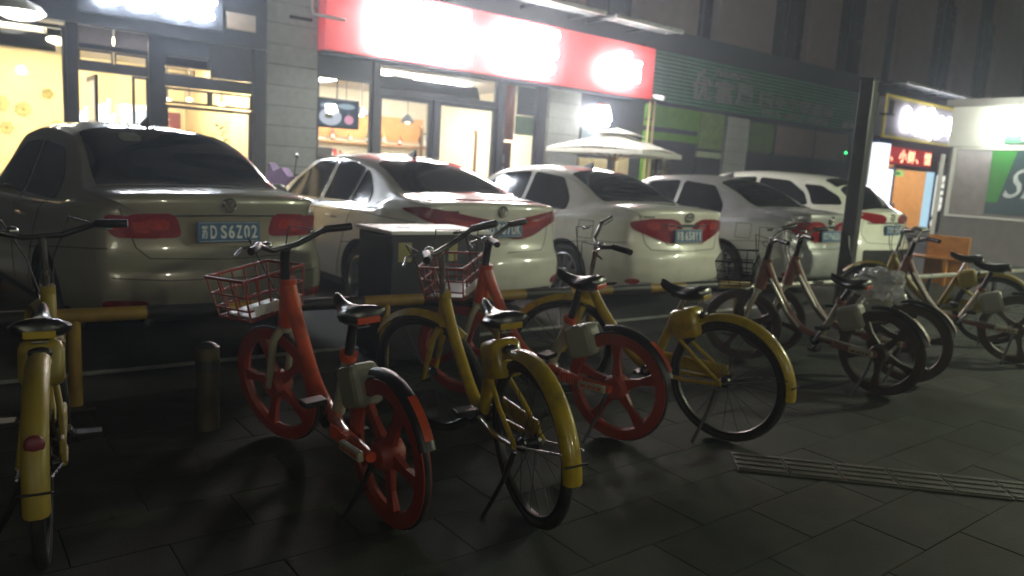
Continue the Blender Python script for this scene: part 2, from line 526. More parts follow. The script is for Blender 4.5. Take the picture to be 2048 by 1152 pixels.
# leaf of the open door, swung inwards
dl = wbox('door', 1.95, 1.99, FY + 0.15, FY + 0.9, 0.15, 2.40, m_dark, cafe)
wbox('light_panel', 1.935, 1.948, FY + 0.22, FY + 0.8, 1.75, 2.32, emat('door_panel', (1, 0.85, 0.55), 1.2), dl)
opening(cafe, 2.42, 2.64, 0.15, 2.42, 0.03, name='door')
wbox('post', 2.64, 2.86, FY - 0.04, FY + 0.12, 0.13, 3.05, m_dark, cafe)
opening(cafe, 2.86, 4.18, 0.55, 2.06, 0.045)
wbox('sill', 2.86, 4.18, FY - 0.05, FY + 0.12, 0.13, 0.54, m_dark, cafe)
opening(cafe, 2.86, 3.52, 2.09, 2.32, 0.03); opening(cafe, 3.53, 4.18, 2.09, 2.32, 0.03)
wbox('transom_board', 2.87, 4.18, FY, FY + 0.08, 2.34, 2.52, m_darkpanel, cafe)
opening(cafe, 2.87, 3.30, 2.53, 2.60, 0.01); opening(cafe, 2.87, 3.52, 2.64, 2.80, 0.02)
wbox('transom_board', 3.54, 4.18, FY, FY + 0.08, 2.53, 3.05, m_darkpanel, cafe); wbox('transom_board', 2.87, 3.53, FY, FY + 0.08, 2.82, 3.05, m_darkpanel, cafe)
wbox('post', 4.19, 4.39, FY - 0.04, FY + 0.12, 0.13, 3.05, m_dark, cafe)
wbox('vent_louvre', 3.75, 4.20, FY - 0.09, FY - 0.052, 3.30, 3.55, mat('pale_louvre', (0.45, 0.36, 0.28), 0.6), cafe)
# ceiling light panels of the cafe
for (x, y) in ((0.45, 14.2), (1.2, 15.6), (2.6, 13.6), (3.6, 15.0)):
    cl = thing('ceiling_light', 'warm flat ceiling lamp inside the cafe, %s' % {0.45: 'over its left window', 1.2: 'at the back behind its door', 2.6: 'just inside its door', 3.6: 'at the back behind its right window'}[x], 'lamp', (x, y, 3.05), group='cafe ceiling lamps')
    MB().bbox(-0.45, 0.45, -0.45, 0.45, -0.035, -0.002, 0.01).build('housing', m_white, cl)
    MB().box(-0.41, 0.41, -0.41, 0.41, -0.045, -0.037).build('diffuser', e_cafe, cl)
# added fill lamps behind the door heads, put in to brighten the room walls
def added_fill(x0, x1, z, m, label, group, y=FY + .45, pitch=25):
    t = thing('added_fill_lamp', label, 'lamp', ((x0 + x1) / 2, y, z), group=group, rx=math.radians(-pitch))
    w = (x1 - x0) / 2
    MB().bbox(-w, w, -.05, 0, -.13, .13, .01).build('housing', m_dark, t)
    MB().box(-w + .03, w - .03, .002, .012, -.10, .10).build('tube', m, t)
    for x in (-w * .8, w * .8): MB().tube([(x, -.02, .1), (x, -.02, .36)], .008).build('hanger', m_dark, t)
e_fill1 = emat('amber_added_fill', (1.0, 0.86, 0.58), 230); e_fill2 = emat('white_added_fill', (1.0, .93, .76), 110)
added_fill(.3, 1.5, 2.78, e_fill1, 'added amber fill lamp behind the head of the left cafe window', 'added cafe fill lamps')
added_fill(2.9, 4.1, 2.78, e_fill1, 'added amber fill lamp behind the head of the right cafe window', 'added cafe fill lamps')
added_fill(6.5, 8.9, 2.86, e_fill2, 'added white fill lamp behind the restaurant door transom', 'added restaurant fill lamps')
# wall flowers in the left window
m_fl = mat('painted_flower', (0.60, 0.38, 0.18), 0.8, var=0.3); m_lf = mat('painted_leaf', (0.30, 0.26, 0.10), 0.8, var=0.3)
def flower(x, z, r, m, petals, label):
    o = []
    for k in range(64):
        a = 2 * PI * k / 64
        rr = r * (0.80 + 0.20 * abs(math.cos(petals * a / 2)))
        o.append((rr * math.cos(a), rr * math.sin(a)))
    t = thing('wall_flower', label, 'wall decoration', (x, FY + 4.49, z), group='flowers on the cafe wall')
    MB().prism(o, 'y', -0.03, -0.002).build('petals', m, t)
    MB().lathe([(0.0, -0.06), (r * 0.18, -0.055), (r * 0.24, -0.032)], 16, ax='y').build('centre', m_lf, t)
flower(1.42, 1.98, 0.14, m_fl, 9, 'round brown flower on the yellow wall, centre of the left cafe window')
flower(1.82, 2.30, 0.10, m_lf, 5, 'small dark leaf cluster high on the yellow wall by the cafe post')
flower(1.05, 2.05, 0.17, m_fl, 7, 'large rusty flower on the yellow wall at the picture\'s left edge')
flower(1.15, 1.62, 0.12, m_fl, 6, 'low rusty flower on the yellow wall above the car window')
flower(1.95, 1.72, 0.10, m_fl, 6, 'small orange flower low on the yellow wall beside the cafe post')
# pendant lamp at the far left, outside under the fascia
pl = thing('pendant_lamp', 'large glowing white dome lamp at the top left corner', 'lamp', (0.98, FY - 0.75, 3.05))
MB().lathe([(0.0, 0.10), (0.10, 0.09), (0.24, 0.03), (0.30, -0.05), (0.30, -0.06)], 28, ax='z').build('shade', m_white, pl, 40)
MB().lathe([(0.0, -0.16), (0.14, -0.145), (0.24, -0.10), (0.29, -0.062)], 28, ax='z').build('globe', e_pend, pl, 60)
MB().tube([(0, 0, 0.1), (0, 0, 0.9), (0, 0.7, 0.9)], 0.015).build('hanger', m_dark, pl)
bl = thing('bulkhead_lamp', 'small warm wall lamp inside the left cafe window beside the dark post', 'lamp', (1.50, FY + 0.45, 2.83))
MB().ball((0, 0, 0), 0.09, 1.4, 1, 0.65).build('bulb', e_spot, bl, 60)
MB().box(-0.1, 0.1, -0.06, 0.06, 0.06, 0.22).build('bracket', m_dark, bl)
# downlights behind the right cafe window
for k, (x, z, s) in enumerate(((3.18, 2.20, 'first from the door'), (3.52, 2.24, 'second from the door'), (4.05, 2.21, 'third from the door'), (4.36, 2.25, 'nearest the stone column'))):
    d = thing('downlight', 'small warm downlight behind the cafe transom, %s' % s, 'lamp', (x, FY + 1.2, z), group='cafe downlights')
    MB().ball((0, 0, 0), 0.045, 1.2, 1.2, 0.7).build('bulb', e_spot, d, 60)
    MB().tube([(0, 0, 0.02), (0, 0, 3.05 - z)], 0.01).build('cord', m_dark, d)
# cafe furniture
ct = thing('cafe_counter', 'brown cafe counter with dark red board behind the right cafe window', 'counter', (3.9, FY + 3.4, 0.13))
MB().bbox(-0.9, 0.9, -0.3, 0.3, 0, 1.05, 0.01).build('body', m_wood, ct)
MB().bbox(-0.95, 0.95, -0.35, 0.35, 1.052, 1.09, 0.01).build('top', m_white, ct)
mbd = thing('menu_board', 'dark red menu board on the cafe wall behind the right window', 'sign', (3.75, FY + 4.44, 1.85))
MB().bbox(-0.42, 0.42, -0.04, 0.0, -0.35, 0.30, 0.01).build('board', m_maroon, mbd)
for z in (0.15, 0.02, -0.11): MB().box(-0.3, 0.2, -0.047, -0.042, z - 0.01, z + 0.02).build('text_line', mat('menu_text', (0.6, 0.5, 0.4), 0.6), mbd)
pt = thing('potted_plant', 'dark leafy potted plant inside the right cafe window', 'plant', (4.35, FY + 1.6, 0.13))
MB().lathe([(0.0, 0.0), (0.14, 0.0), (0.19, 0.38), (0.16, 0.38)], 18, ax='z').build('pot', m_maroon, pt, 40)
MB().tube([(0, 0, 0.3), (0.02, 0, 0.9), (-0.03, 0, 1.6)], [0.025, 0.02, 0.008]).build('stem', m_wood, pt)
lv = MB()
for k in range(120):
    h = random.uniform(0.8, 1.85); a = random.uniform(0, 2 * PI); rr = random.uniform(0.05, 0.42) * (1.1 - abs(h - 1.35))
    c = Vector((rr * math.cos(a), rr * math.sin(a), h)); u = Vector((random.uniform(-1, 1), random.uniform(-1, 1), random.uniform(-.6, .6))).normalized() * 0.07
    w = u.cross(Vector((random.uniform(-1, 1), random.uniform(-1, 1), 1))).normalized() * 0.025
    lv.add([c - u, c + w, c + u, c - w], [(0, 1, 2, 3)])
tag(lv.build('leaves', mat('plant_leaf', (0.05, 0.08, 0.02), 0.6, var=0.4), pt), kind='stuff')
# cafe display fridge and glowing figures inside the door
fr = thing('display_fridge', 'white lit display cabinet inside the cafe door', 'cabinet', (3.0, FY + 2.6, 0.13))
MB().bbox(-0.33, 0.33, -0.28, 0.28, 0, 2.0, 0.02).build('body', m_white, fr)
MB().box(-0.28, 0.28, -0.295, -0.282, 0.4, 1.9).build('door', e_box, fr)
MB().box(-0.24, 0.24, -0.302, -0.297, 0.95, 1.35).build('poster', mat('pale_blue_print', (0.35, 0.42, 0.62), 0.5), fr)
for (x, h, s) in ((1.86, 1.98, 'left of the open cafe door leaf'), (2.22, 2.12, 'right of the open cafe door leaf')):
    g = thing('light_figure', 'glowing white twig lamp %s' % s, 'lamp', (x, FY + 1.1, 0.13), group='glowing lamps inside the cafe door')
    mb = MB(); random.seed(int(x * 100))
    for k in range(9):
        a = random.uniform(0, 2 * PI); q = random.uniform(.04, .17)
        mb.tube([(0, 0, h * 0.55), (q * .5 * math.cos(a), q * .5 * math.sin(a), h * .75), (q * math.cos(a), q * math.sin(a), h * random.uniform(.82, .98))], [0.03, 0.03, 0.02], 6)
    mb.build('twigs', emat('twig_light', (0.93, 0.94, 1.0), 4.0), g, 60)
    MB().lathe([(0.0, 0.0), (0.12, 0.0), (0.13, 0.5), (0.05, h * 0.56)], 16, ax='z').build('vase', m_white, g, 40)
# the cafe's bright sign on the fascia
def strokes(parent, x0, x1, z0, z1, n, seed, m, r=0.045, y=-0.10, name='letter'):
    """glowing channel letters: n blown-out characters of rounded strokes"""
    rnd = random.Random(seed)
    w = (x1 - x0) / n
    for k in range(n):
        a, b = x0 + k * w + w * 0.10, x0 + (k + 1) * w - w * 0.10
        mb = MB(); H = z1 - z0
        for q in range(3):
            z = z0 + H * (0.12 + 0.36 * q) + rnd.uniform(-.03, .03)
            mb.tube([(a + rnd.uniform(0, .08) * w, y, z), ((a + b) / 2, y, z + rnd.uniform(-.02, .02)), (b - rnd.uniform(0, .12) * w, y, z + .02)], r, 8)
        for q in range(2):
            x = a + (b - a) * (0.28 + 0.44 * q) + rnd.uniform(-.05, .05) * w
            mb.tube([(x, y - .002, z1 - rnd.uniform(0, .1) * H), (x + rnd.uniform(-.1, .1) * w, y - .002, z0 + rnd.uniform(0, .1) * H)], r, 8)
        mb.build(name, m, parent, 60)
cs = thing('cafe_sign', 'blown-out white illuminated cafe sign over the dark transoms', 'sign', (2.75, FY - 0.06, 3.56))
MB().bbox(-1.05, 0.95, -0.05, 0.0, -0.34, 0.50, 0.01).build('back_panel', m_darkpanel, cs)
strokes(cs, -0.86, 0.86, -0.24, 0.42, 4, 5, e_left, 0.05)

# ------------------------------------------------------------------ 2: restaurant with the red sign
rest_ = thing('restaurant_front', 'brightly lit restaurant front with glass doors under the long red sign', 'shop front', (8, FY, 0))
room(rest_, 5.28, 10.42, 5.0, 3.12, m_cream)
wbox('wood_band', 5.4, 10.3, FY + 4.94, FY + 4.99, 1.95, 2.55, mat('orange_wood_band', (0.62, 0.30, 0.10), 0.5, var=0.15), rest_)
wbox('shelf', 5.4, 10.3, FY + 4.75, FY + 4.935, 1.80, 1.86, m_wood, rest_)
opening(rest_, 5.29, 6.31, 0.15, 2.78, 0.03)
wbox('transom_board', 5.29, 6.31, FY, FY + 0.08, 2.785, 3.16, m_darkpanel, rest_)
wbox('post', 6.315, 6.44, FY - 0.05, FY + 0.12, 0.13, 3.16, m_dark, rest_)
opening(rest_, 6.445, 9.07, 2.68, 3.14, 0.03)
wbox('transom_bar', 6.445, 9.07, FY - 0.03, FY + 0.1, 2.60, 2.675, m_dark, rest_)
for (a, b, hx) in ((6.445, 7.58, 7.32), (7.70, 9.07, 8.55)):
    d = opening(rest_, a, b, 0.15, 2.595, 0.07, name='door')
    MB_r = root_loc(rest_)
    MB().tube([(hx - MB_r.x, -0.03, 1.0), (hx - MB_r.x, -0.07, 1.05), (hx - MB_r.x, -0.07, 2.05), (hx - MB_r.x, -0.03, 2.1)], 0.032, 8).build('handle', m_wood, d)
wbox('post', 7.585, 7.695, FY - 0.05, FY + 0.12, 0.13, 2.595, m_dark, rest_)
wbox('post', 9.075, 9.25, FY - 0.05, FY + 0.12, 0.13, 3.16, m_dark, rest_)
opening(rest_, 9.255, 10.12, 0.15, 3.14, 0.03)
wbox('post', 10.125, 10.33, FY - 0.06, FY + 0.12, 0.13, 3.16, m_dark, rest_)
for (x, y, s) in ((6.6, 13.7, 'over the left glass door'), (8.4, 13.7, 'over the right glass door'), (6.4, 15.8, 'at the back left'), (8.8, 15.8, 'at the back right')):
    cl = thing('ceiling_light', 'bright white ceiling panel inside the restaurant, %s' % s, 'lamp', (x, y, 3.12), group='restaurant ceiling panels')
    MB().bbox(-0.65, 0.65, -0.4, 0.4, -0.035, -0.002, 0.01).build('housing', m_white, cl)
    MB().box(-0.6, 0.6, -0.36, 0.36, -0.045, -0.037).build('diffuser', e_neutral, cl)
for nm, x0, x1, z0, z1, y, m, lab, cat in (
        ('curtain', 9.32, 9.62, 2.0, 3.1, 0.12, mat('pink_curtain', (0.55, 0.20, 0.16), 0.8), 'faded pink curtain strip in the restaurant window beside the pipe', 'curtain'),
        ('window_film', 9.63, 10.08, 2.52, 3.1, 0.06, m_darkpanel, 'dark film over the upper right restaurant window', 'window film'),
        ('window_sticker', 9.60, 10.08, 2.12, 2.50, 0.06, mat('mint_film', (0.36, 0.52, 0.42), 0.5), 'mint green film panel in the right restaurant window', 'window film'),
        ('notice_board', 9.28, 9.75, 0.9, 1.95, 0.35, m_maroon, 'dark red notice board low in the right restaurant window', 'sign')):
    t = thing(nm, lab, cat, ((x0 + x1) / 2, FY + y, z0))
    w = (x1 - x0) / 2
    if nm == 'curtain':
        mb = MB()
        n = 25; vs = []
        for k in range(n):
            x = -w + 2 * w * k / (n - 1); yy = 0.02 * math.sin(k * 1.6)
            vs += [(x, yy, 0), (x, yy, z1 - z0), (x, yy + 0.006, 0), (x, yy + 0.006, z1 - z0)]
        fs = []
        for k in range(n - 1):
            a, b = 4 * k, 4 * k + 4
            fs += [(a, b, b + 1, a + 1), (a + 2, a + 3, b + 3, b + 2)]
        mb.add(vs, fs).build('cloth', m, t, 60)
        MB().box(-w, w, -0.03, 0.03, z1 - z0, z1 - z0 + 0.03).build('rail', m_dark, t)
    else:
        MB().bbox(-w, w, -0.012, 0.012, 0, z1 - z0, 0.003).build('sheet', m, t)
    if nm == 'notice_board':
        for r_ in range(3):
            for c_ in range(2):
                MB().box(-w + .05 + c_ * .14, -w + .16 + c_ * .14, -0.018, -0.0135, .62 - r_ * .25, .80 - r_ * .25).build('notice', mat('notice_paper', (0.5, 0.45, 0.42), 0.7), t)
# furniture seen through the doors
tv = thing('wall_screen', 'hanging flat screen showing a plate of food in the restaurant window', 'screen', (5.80, FY + 0.32, 2.20))
tv.rotation_euler = (0, 0, math.radians(-2))
MB().bbox(-0.42, 0.42, 0, 0.05, -0.26, 0.26, 0.01).build('casing', m_blackp, tv)
sc_ = MB().box(-0.385, 0.385, -0.008, -0.001, -0.225, 0.225).build('display', e_screen2, tv)
def disc(name, x, z, rx, rz, m, y, par, n=28):
    return MB().prism([(x + rx * math.cos(2 * PI * k / n), z + rz * math.sin(2 * PI * k / n)) for k in range(n)], 'y', y, y + 0.002).build(name, m, par)
disc('plate_picture', -0.13, -0.07, 0.21, 0.15, e_screen, -0.012, sc_); disc('food_picture', -0.16, -0.06, 0.08, 0.04, emat('food_tone', (0.25, 0.22, 0.14), 0.6), -0.016, sc_)
disc('cup_picture', 0.22, -0.10, 0.085, 0.08, e_screen3, -0.012, sc_); disc('napkin_picture', 0.17, 0.13, 0.16, 0.05, emat('napkin_tone', (0.55, 0.7, 0.8), 0.7), -0.012, sc_)
disc('leaf_picture', -0.15, 0.12, 0.17, 0.05, emat('leaf_tone', (0.4, 0.5, 0.62), 0.7), -0.013, sc_)
MB().tube([(0, 0.025, 0.26), (0, 0.025, 0.9)], 0.012).build('hanger', m_dark, tv)
cnt = thing('service_counter', 'white restaurant service counter seen through the left glass door', 'counter', (6.6, FY + 3.2, 0.13))
MB().bbox(-1.1, 0.8, -0.3, 0.3, 0, 1.1, 0.02).build('body', m_white, cnt)
MB().bbox(-1.15, 0.85, -0.36, 0.36, 1.102, 1.15, 0.01).build('top', m_floor, cnt)
for (x, y, z, w, h, m, nm, lab, cat) in (
        (7.15, FY + 3.1, 1.282, 0.16, 0.26, mat('red_tin', (0.55, 0.05, 0.04), 0.4), 'red_canister', 'red canister on the restaurant counter behind the left door', 'canister'),
        (6.75, FY + 3.1, 1.282, 0.20, 0.36, m_blackp, 'cash_register', 'dark till screen on the restaurant counter', 'till')):
    t = thing(nm, lab, cat, (x, y, z))
    if nm == 'red_canister':
        MB().lathe([(0, 0), (w, 0), (w, h * .8), (w * .6, h * .9), (w * .3, h), (0, h)], 20, ax='z').build('body', m, t, 40)
        MB().ball((0, 0, h + .02), .03).build('lid', m_dark, t, 60)
    else:
        MB().bbox(-w, w, -.03, .03, .1, h, .01).build('screen', m, t); MB().bbox(-.1, .1, -.1, .1, 0, .1, .01).build('stand', m_dark, t)
clk = thing('wall_clock', 'round white wall clock seen through the right glass door', 'clock', (10.35, FY + 4.90, 2.02))
MB().lathe([(0.0, 0.0), (0.19, 0.0), (0.19, -0.05), (0.165, -0.05), (0.16, -0.03), (0.0, -0.03)], 28, ax='y').build('case', m_dark, clk, 40)
MB().lathe([(0.0, -0.034), (0.158, -0.034)], 28, ax='y').build('dial', m_white, clk)
MB().box(-.006, .006, -.04, -.037, 0, .12).build('hand', m_blackp, clk); MB().box(0, .08, -.042, -.039, -.006, .006).build('hand', m_blackp, clk)
for (x, y, lab) in ((8.5, FY + 2.6, 'wooden dining table behind the right glass door'), (9.6, FY + 1.6, 'wooden dining table behind the notice board window')):
    t = thing('dining_table', lab, 'table', (x, y, 0.13), group='restaurant tables')
    MB().bbox(-.5, .5, -.35, .35, .70, .74, .01).build('top', m_wood, t)
    for sx in (-.44, .44):
        for sy in (-.29, .29): MB().box(sx - .025, sx + .025, sy - .025, sy + .025, 0, .70).build('leg', m_wood, t)
ch0 = thing('dining_chair', 'wooden dining chair inside the restaurant', 'chair', (8.5, FY + 2.0, .13), 0, 'restaurant chairs')
MB().bbox(-.2, .2, -.2, .2, .43, .47, .01).build('seat', m_wood, ch0)
MB().bbox(-.2, .2, -.22, -.19, .55, .92, .01).build('backrest', m_wood, ch0)
for sx in (-.18, .18):
    for sy in (-.18, .18): MB().box(sx - .018, sx + .018, sy - .018, sy + .018, 0, .43).build('leg', m_wood, ch0)
    MB().box(sx - .016, sx + .016, -.215, -.195, .47, .56).build('upright', m_wood, ch0)
ch0['label'] = 'wooden dining chair before the table behind the right glass door'
for (x, y, a, lab) in ((8.5, 3.2, PI, 'wooden dining chair beyond the table behind the right glass door'), (9.6, 1.05, 0, 'wooden dining chair before the table at the notice board window'), (9.6, 2.2, PI, 'wooden dining chair beyond the table at the notice board window')):
    c = copy_tree(ch0); c.location = (x, FY + y, .13); c.rotation_euler = (0, 0, a); c['label'] = lab
rnd = random.Random(4)
for k in range(9):
    x = 5.9 + k * .46
    t = thing('bottle', 'small bottle on the restaurant wall shelf, %s' % ('first from the left', 'second from the left', 'third from the left', 'fourth from the left', 'middle one', 'fourth from the right', 'third from the right', 'second from the right', 'first from the right')[k], 'bottle', (x, FY + 4.84, 1.862), group='bottles on the restaurant shelf')
    hh = rnd.uniform(.2, .34); c_ = rnd.choice(((.35, .05, .04), (.05, .12, .06), (.4, .3, .1), (.5, .48, .42)))
    MB().lathe([(0, 0), (.045, 0), (.045, hh * .6), (.016, hh * .75), (.016, hh), (0, hh)], 12, ax='z').build('glass', mat('bottle_glass', c_, .2), t, 40)
    MB().lathe([(.046, hh * .15), (.047, hh * .15), (.047, hh * .45), (.046, hh * .45)], 12, ax='z').build('paper_label', m_white, t)
for (x, z, w, h, c_, lab) in ((7.6, 1.45, .30, .42, (.5, .05, .05), 'red poster on the back wall behind the left glass door'), (9.2, 1.45, .26, .4, (.35, .28, .15), 'tan poster on the back wall behind the right glass door')):
    t = thing('wall_poster', lab, 'poster', (x, FY + 4.98, z), group='restaurant posters')
    MB().bbox(-w, w, -.02, -.002, -h / 2, h / 2, .004).build('sheet', mat('poster_sheet', c_, .6, var=.4, scale=9), t); MB().box(-w * .7, w * .7, -.024, -.0205, h * .1, h * .3).build('headline', m_white, t)
for (x, y, lab) in ((6.9, 1.6, 'over the left glass door'), (8.4, 2.4, 'over the dining table'), (7.4, 3.4, 'over the service counter')):
    t = thing('pendant_lamp', 'small dark pendant lamp inside the restaurant %s' % lab, 'lamp', (x, FY + y, 2.35), group='restaurant pendant lamps')
    MB().lathe([(.03, .12), (.10, .05), (.16, -.06), (.15, -.06)], 20, ax='z').build('shade', m_dark, t, 50); MB().ball((0, 0, -.04), .05).build('bulb', e_spot, t, 60); MB().tube([(0, 0, .12), (0, 0, .77)], .008).build('cord', m_dark, t)
# the long red sign
rs = thing('red_sign', 'long glowing red restaurant sign with blown-out white lettering', 'sign', (9.265, FY - 0.30, 3.745))
L2 = 3.985
MB().bbox(-L2, L2, 0.0, 0.34, -0.565, 0.565, 0.008).build('panel', m_redpanel, rs)
MB().box(-L2 - .02, L2 + .02, 0.02, 0.34, -0.61, -0.57).build('lower_trim', m_dark, rs)
strokes(rs, -3.25, -1.10, -0.42, 0.50, 2, 11, e_white, 0.10, -0.16)
strokes(rs, -0.45, 0.15, -0.42, 0.45, 1, 12, e_white, 0.11, -0.16)
strokes(rs, 0.15, 0.95, -0.40, 0.45, 1, 13, e_white, 0.11, -0.16)
strokes(rs, 2.35, 3.35, -0.30, 0.15, 3, 14, e_white, 0.065, -0.16)
MB().tube([(2.95, -0.10, 0.22), (3.05, -0.10, 0.30)], 0.06, 8).build('letter', e_white, rs)
# pipes and a camera near the sign's ends
dp = thing('drain_pipe', 'thin bent pipe on the stone column left of the red sign', 'pipe', (5.15, FY - 0.06, 3.6))
MB().tube([(0, 0, 1.2), (0, 0, 0.25), (0.02, -0.02, 0.14), (0.10, -0.25, 0.10), (0.40, -0.42, 0.06)], 0.028, 8).build('pipe', m_galv, dp)
MB().box(-0.38, 0.0, -0.004, 0.03, 0.02, 0.07).build('bracket', m_dark, dp)
sp_ = thing('security_camera', 'small white security camera at the right end of the red sign', 'camera', (13.35, FY - 0.15, 3.22))
MB().tube([(0.02, -0.1, 0.05), (0.12, -0.32, 0.0)], [0.05, 0.06], 10).build('body', m_white, sp_, 40)
MB().tube([(0.02, -0.1, 0.05), (0.0, 0.12, 0.1)], 0.018).build('bracket', m_white, sp_)

# ------------------------------------------------------------------ 3: dark side room with a small bright sign
dr = thing('side_shop_front', 'dark recessed shop front beside the pale stone column under the red sign', 'shop front', (12.3, FY, 0))
wbox('wall', 11.33, 13.3, FY + 0.05, FY + 0.25, 0.13, 3.17, m_darkpanel, dr)
wbox('panel', 11.40, 12.25, FY - 0.02, FY + 0.045, 0.5, 1.75, mat('cream_board', (0.60, 0.50, 0.27), 0.6, emit=(1, .8, .4), estr=0.10), dr, .008)  # faint warm glow put into both cream boards' material
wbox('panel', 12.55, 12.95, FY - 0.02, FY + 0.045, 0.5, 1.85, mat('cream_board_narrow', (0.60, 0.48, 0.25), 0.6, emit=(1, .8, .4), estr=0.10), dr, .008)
wbox('glass_panel', 11.40, 12.2, FY - 0.01, FY + 0.04, 1.95, 2.40, mat('dim_glass', (0.12, 0.15, 0.17), 0.2), dr, .005)
ls = thing('lantern_sign', 'small blinding white lantern sign on the dark wall above the umbrella', 'sign', (11.88, FY - 0.14, 2.70))
MB().lathe([(0.0, -0.24), (0.14, -0.22), (0.19, -0.08), (0.16, 0.08), (0.12, 0.2), (0.0, 0.2)], 20, ax='z').build('globe', emat('lantern_light', (1, .98, .98), 80), ls, 60)
MB().box(-0.14, 0.14, -0.06, 0.06, 0.205, 0.245).build('cap', emat('red_cap_light', (1, .35, .3), 1.2), ls)
MB().box(-0.03, 0.03, 0.0, 0.15, 0.246, 0.28).build('bracket', m_dark, ls)

# ------------------------------------------------------------------ 4: green shop
gs = thing('green_shop_front', 'lime green shop front with dark shut doors below a louvred sign', 'shop front', (18, FY, 0))
wbox('wall', 13.32, 23.25, FY + 0.08, FY + 0.25, 0.13, 4.45, m_darkpanel, gs)
wbox('green_band', 13.42, 15.35, FY - 0.02, FY + 0.075, 2.62, 3.12, m_green, gs, .01)
wbox('green_band', 13.42, 15.35, FY - 0.02, FY + 0.075, 2.32, 2.50, m_green, gs, .01)
wbox('green_panel', 15.42, 16.35, FY - 0.02, FY + 0.075, 2.22, 3.12, mat('dull_green_board', (0.16, 0.24, 0.07), 0.6, var=.25), gs, .01)
wbox('green_post', 13.42, 13.62, FY - 0.03, FY + 0.075, 0.15, 2.30, m_green, gs, .01)
d = wbox('door', 13.95, 15.32, FY, FY + 0.07, 0.15, 2.22, m_darkpanel, gs, .01)
wbox('handle', 15.1, 15.14, FY - 0.05, FY - 0.002, 0.9, 1.5, m_chrome, d)
sh = wbox('shutter', 15.42, 16.35, FY + 0.02, FY + 0.075, 0.15, 1.98, m_dark, gs)
for k in range(12): wbox('slat', 15.45 + k * .074, 15.50 + k * .074, FY - 0.01, FY + 0.018, 0.15, 1.98, m_darkpanel, sh)
wbox('pale_lintel', 15.42, 16.35, FY - 0.02, FY + 0.075, 2.0, 2.14, mat('pale_green_trim', (0.4, 0.46, 0.3), 0.5), gs, .01)  # lintel in plain pale green
for (a, b, m_) in ((17.45, 18.6, mat('olive_board', (0.09, 0.14, 0.05), 0.6, var=.2)), (18.7, 20.6, m_upper), (20.75, 22.5, m_upper)):
    wbox('window', a, b, FY - 0.02, FY + 0.075, 2.27, 3.05, m_, gs, .01)
    wbox('frame', b + .01, b + .08, FY - 0.03, FY + 0.075, 1.2, 3.05, m_dark, gs)
wbox('low_wall', 17.45, 22.6, FY - 0.02, FY + 0.075, 0.13, 2.24, m_dark, gs, .01)
gi = thing('green_indicator', 'tiny green indicator light on the dark shop window beside the post', 'light', (22.35, FY - 0.08, 2.52))
MB().ball((0, 0, 0), .035).build('bulb', e_green, gi); MB().box(-.05, .05, .03, .06, -.05, .05).build('box', m_blackp, gi)
lvs = thing('louvre_sign', 'unlit dark green louvred sign board with grey characters', 'sign', (18.05, FY - 0.02, 3.75))
MB().box(-4.68, 4.68, -0.02, 0.09, -0.56, 0.60).build('back_board', m_darkpanel, lvs)
slat_m = MB().prism([(-0.10, -0.02), (-0.094, -0.03), (-0.024, 0.024), (-0.03, 0.036)], 'x', -4.66, 4.66).mesh('slat'); slat_m.materials.append(m_slat)
for k in range(13):
    o = bpy.data.objects.new('slat', slat_m); COL.objects.link(o); o.parent = lvs; o.location = (0, 0, -0.52 + k * 0.09)
def letters(s, w, h, x, z, parent, m, y=-0.14, depth=0.02, name='character'):
    n = len(s); k0 = x - w * (n - 1) / 2
    for i, ch in enumerate(s):
        if ch == ' ': continue
        me = fit_text(text_mesh(ch, 1.0, depth, bold=0.012), w * 0.86 * (0.35 if ch in '、，' else 1), h * (0.35 if ch in '、，' else 1)); me.materials.append(m)
        o = bpy.data.objects.new(name, me); COL.objects.link(o); o.parent = parent
        o.location = (k0 + i * w - (w * .25 if ch in '、，' else 0), y, z - (h * .3 if ch in '、，' else 0))
letters('优富屋', 0.86, 0.56, -2.02, -0.10, lvs, m_grey)
letters('YOUFUWU', 0.20, 0.14, -1.75, 0.34, lvs, m_grey)
letters('日乡个家直房', 0.62, 0.36, 1.35, -0.12, lvs, m_grey)
letters('YOUR HOME STORE', 0.22, 0.12, 1.3, -0.44, lvs, m_grey)
letters('超市', 0.36, 0.22, 4.1, -0.42, lvs, m_grey)
MB().add([(-3.1, -.13, .25), (-2.75, -.13, .38), (-2.95, -.13, .15), (-3.1, -.10, .25), (-2.75, -.10, .38), (-2.95, -.10, .15)], [(0, 1, 2), (5, 4, 3), (0, 3, 4, 1), (1, 4, 5, 2), (2, 5, 3, 0)]).build('leaf_mark', m_grey, lvs)
MB().add([(-2.35, -.13, .25), (-2.2, -.13, .5), (-2.5, -.13, .2), (-2.35, -.10, .25), (-2.2, -.10, .5), (-2.5, -.10, .2)], [(0, 1, 2), (5, 4, 3), (0, 3, 4, 1), (1, 4, 5, 2), (2, 5, 3, 0)]).build('leaf_mark', m_grey, lvs)
pp = thing('twin_pipes', 'two thin yellowish pipes beside the green shop under the red sign\'s right end', 'pipe', (13.47, FY - 0.12, 0.13))
MB().tube([(-.08, 0, 0), (-.08, 0, 3.05)], 0.022).build('pipe', mat('yellow_pipe', (.5, .4, .15), .5), pp); MB().tube([(.08, 0, 0), (.08, 0, 3.05)], 0.03).build('pipe', mat('yellow_pipe_b', (.45, .36, .16), .5), pp)
for z in (.8, 1.9, 2.6): MB().box(-.12, .12, .02, .1, z, z + .04).build('clamp', m_dark, pp)

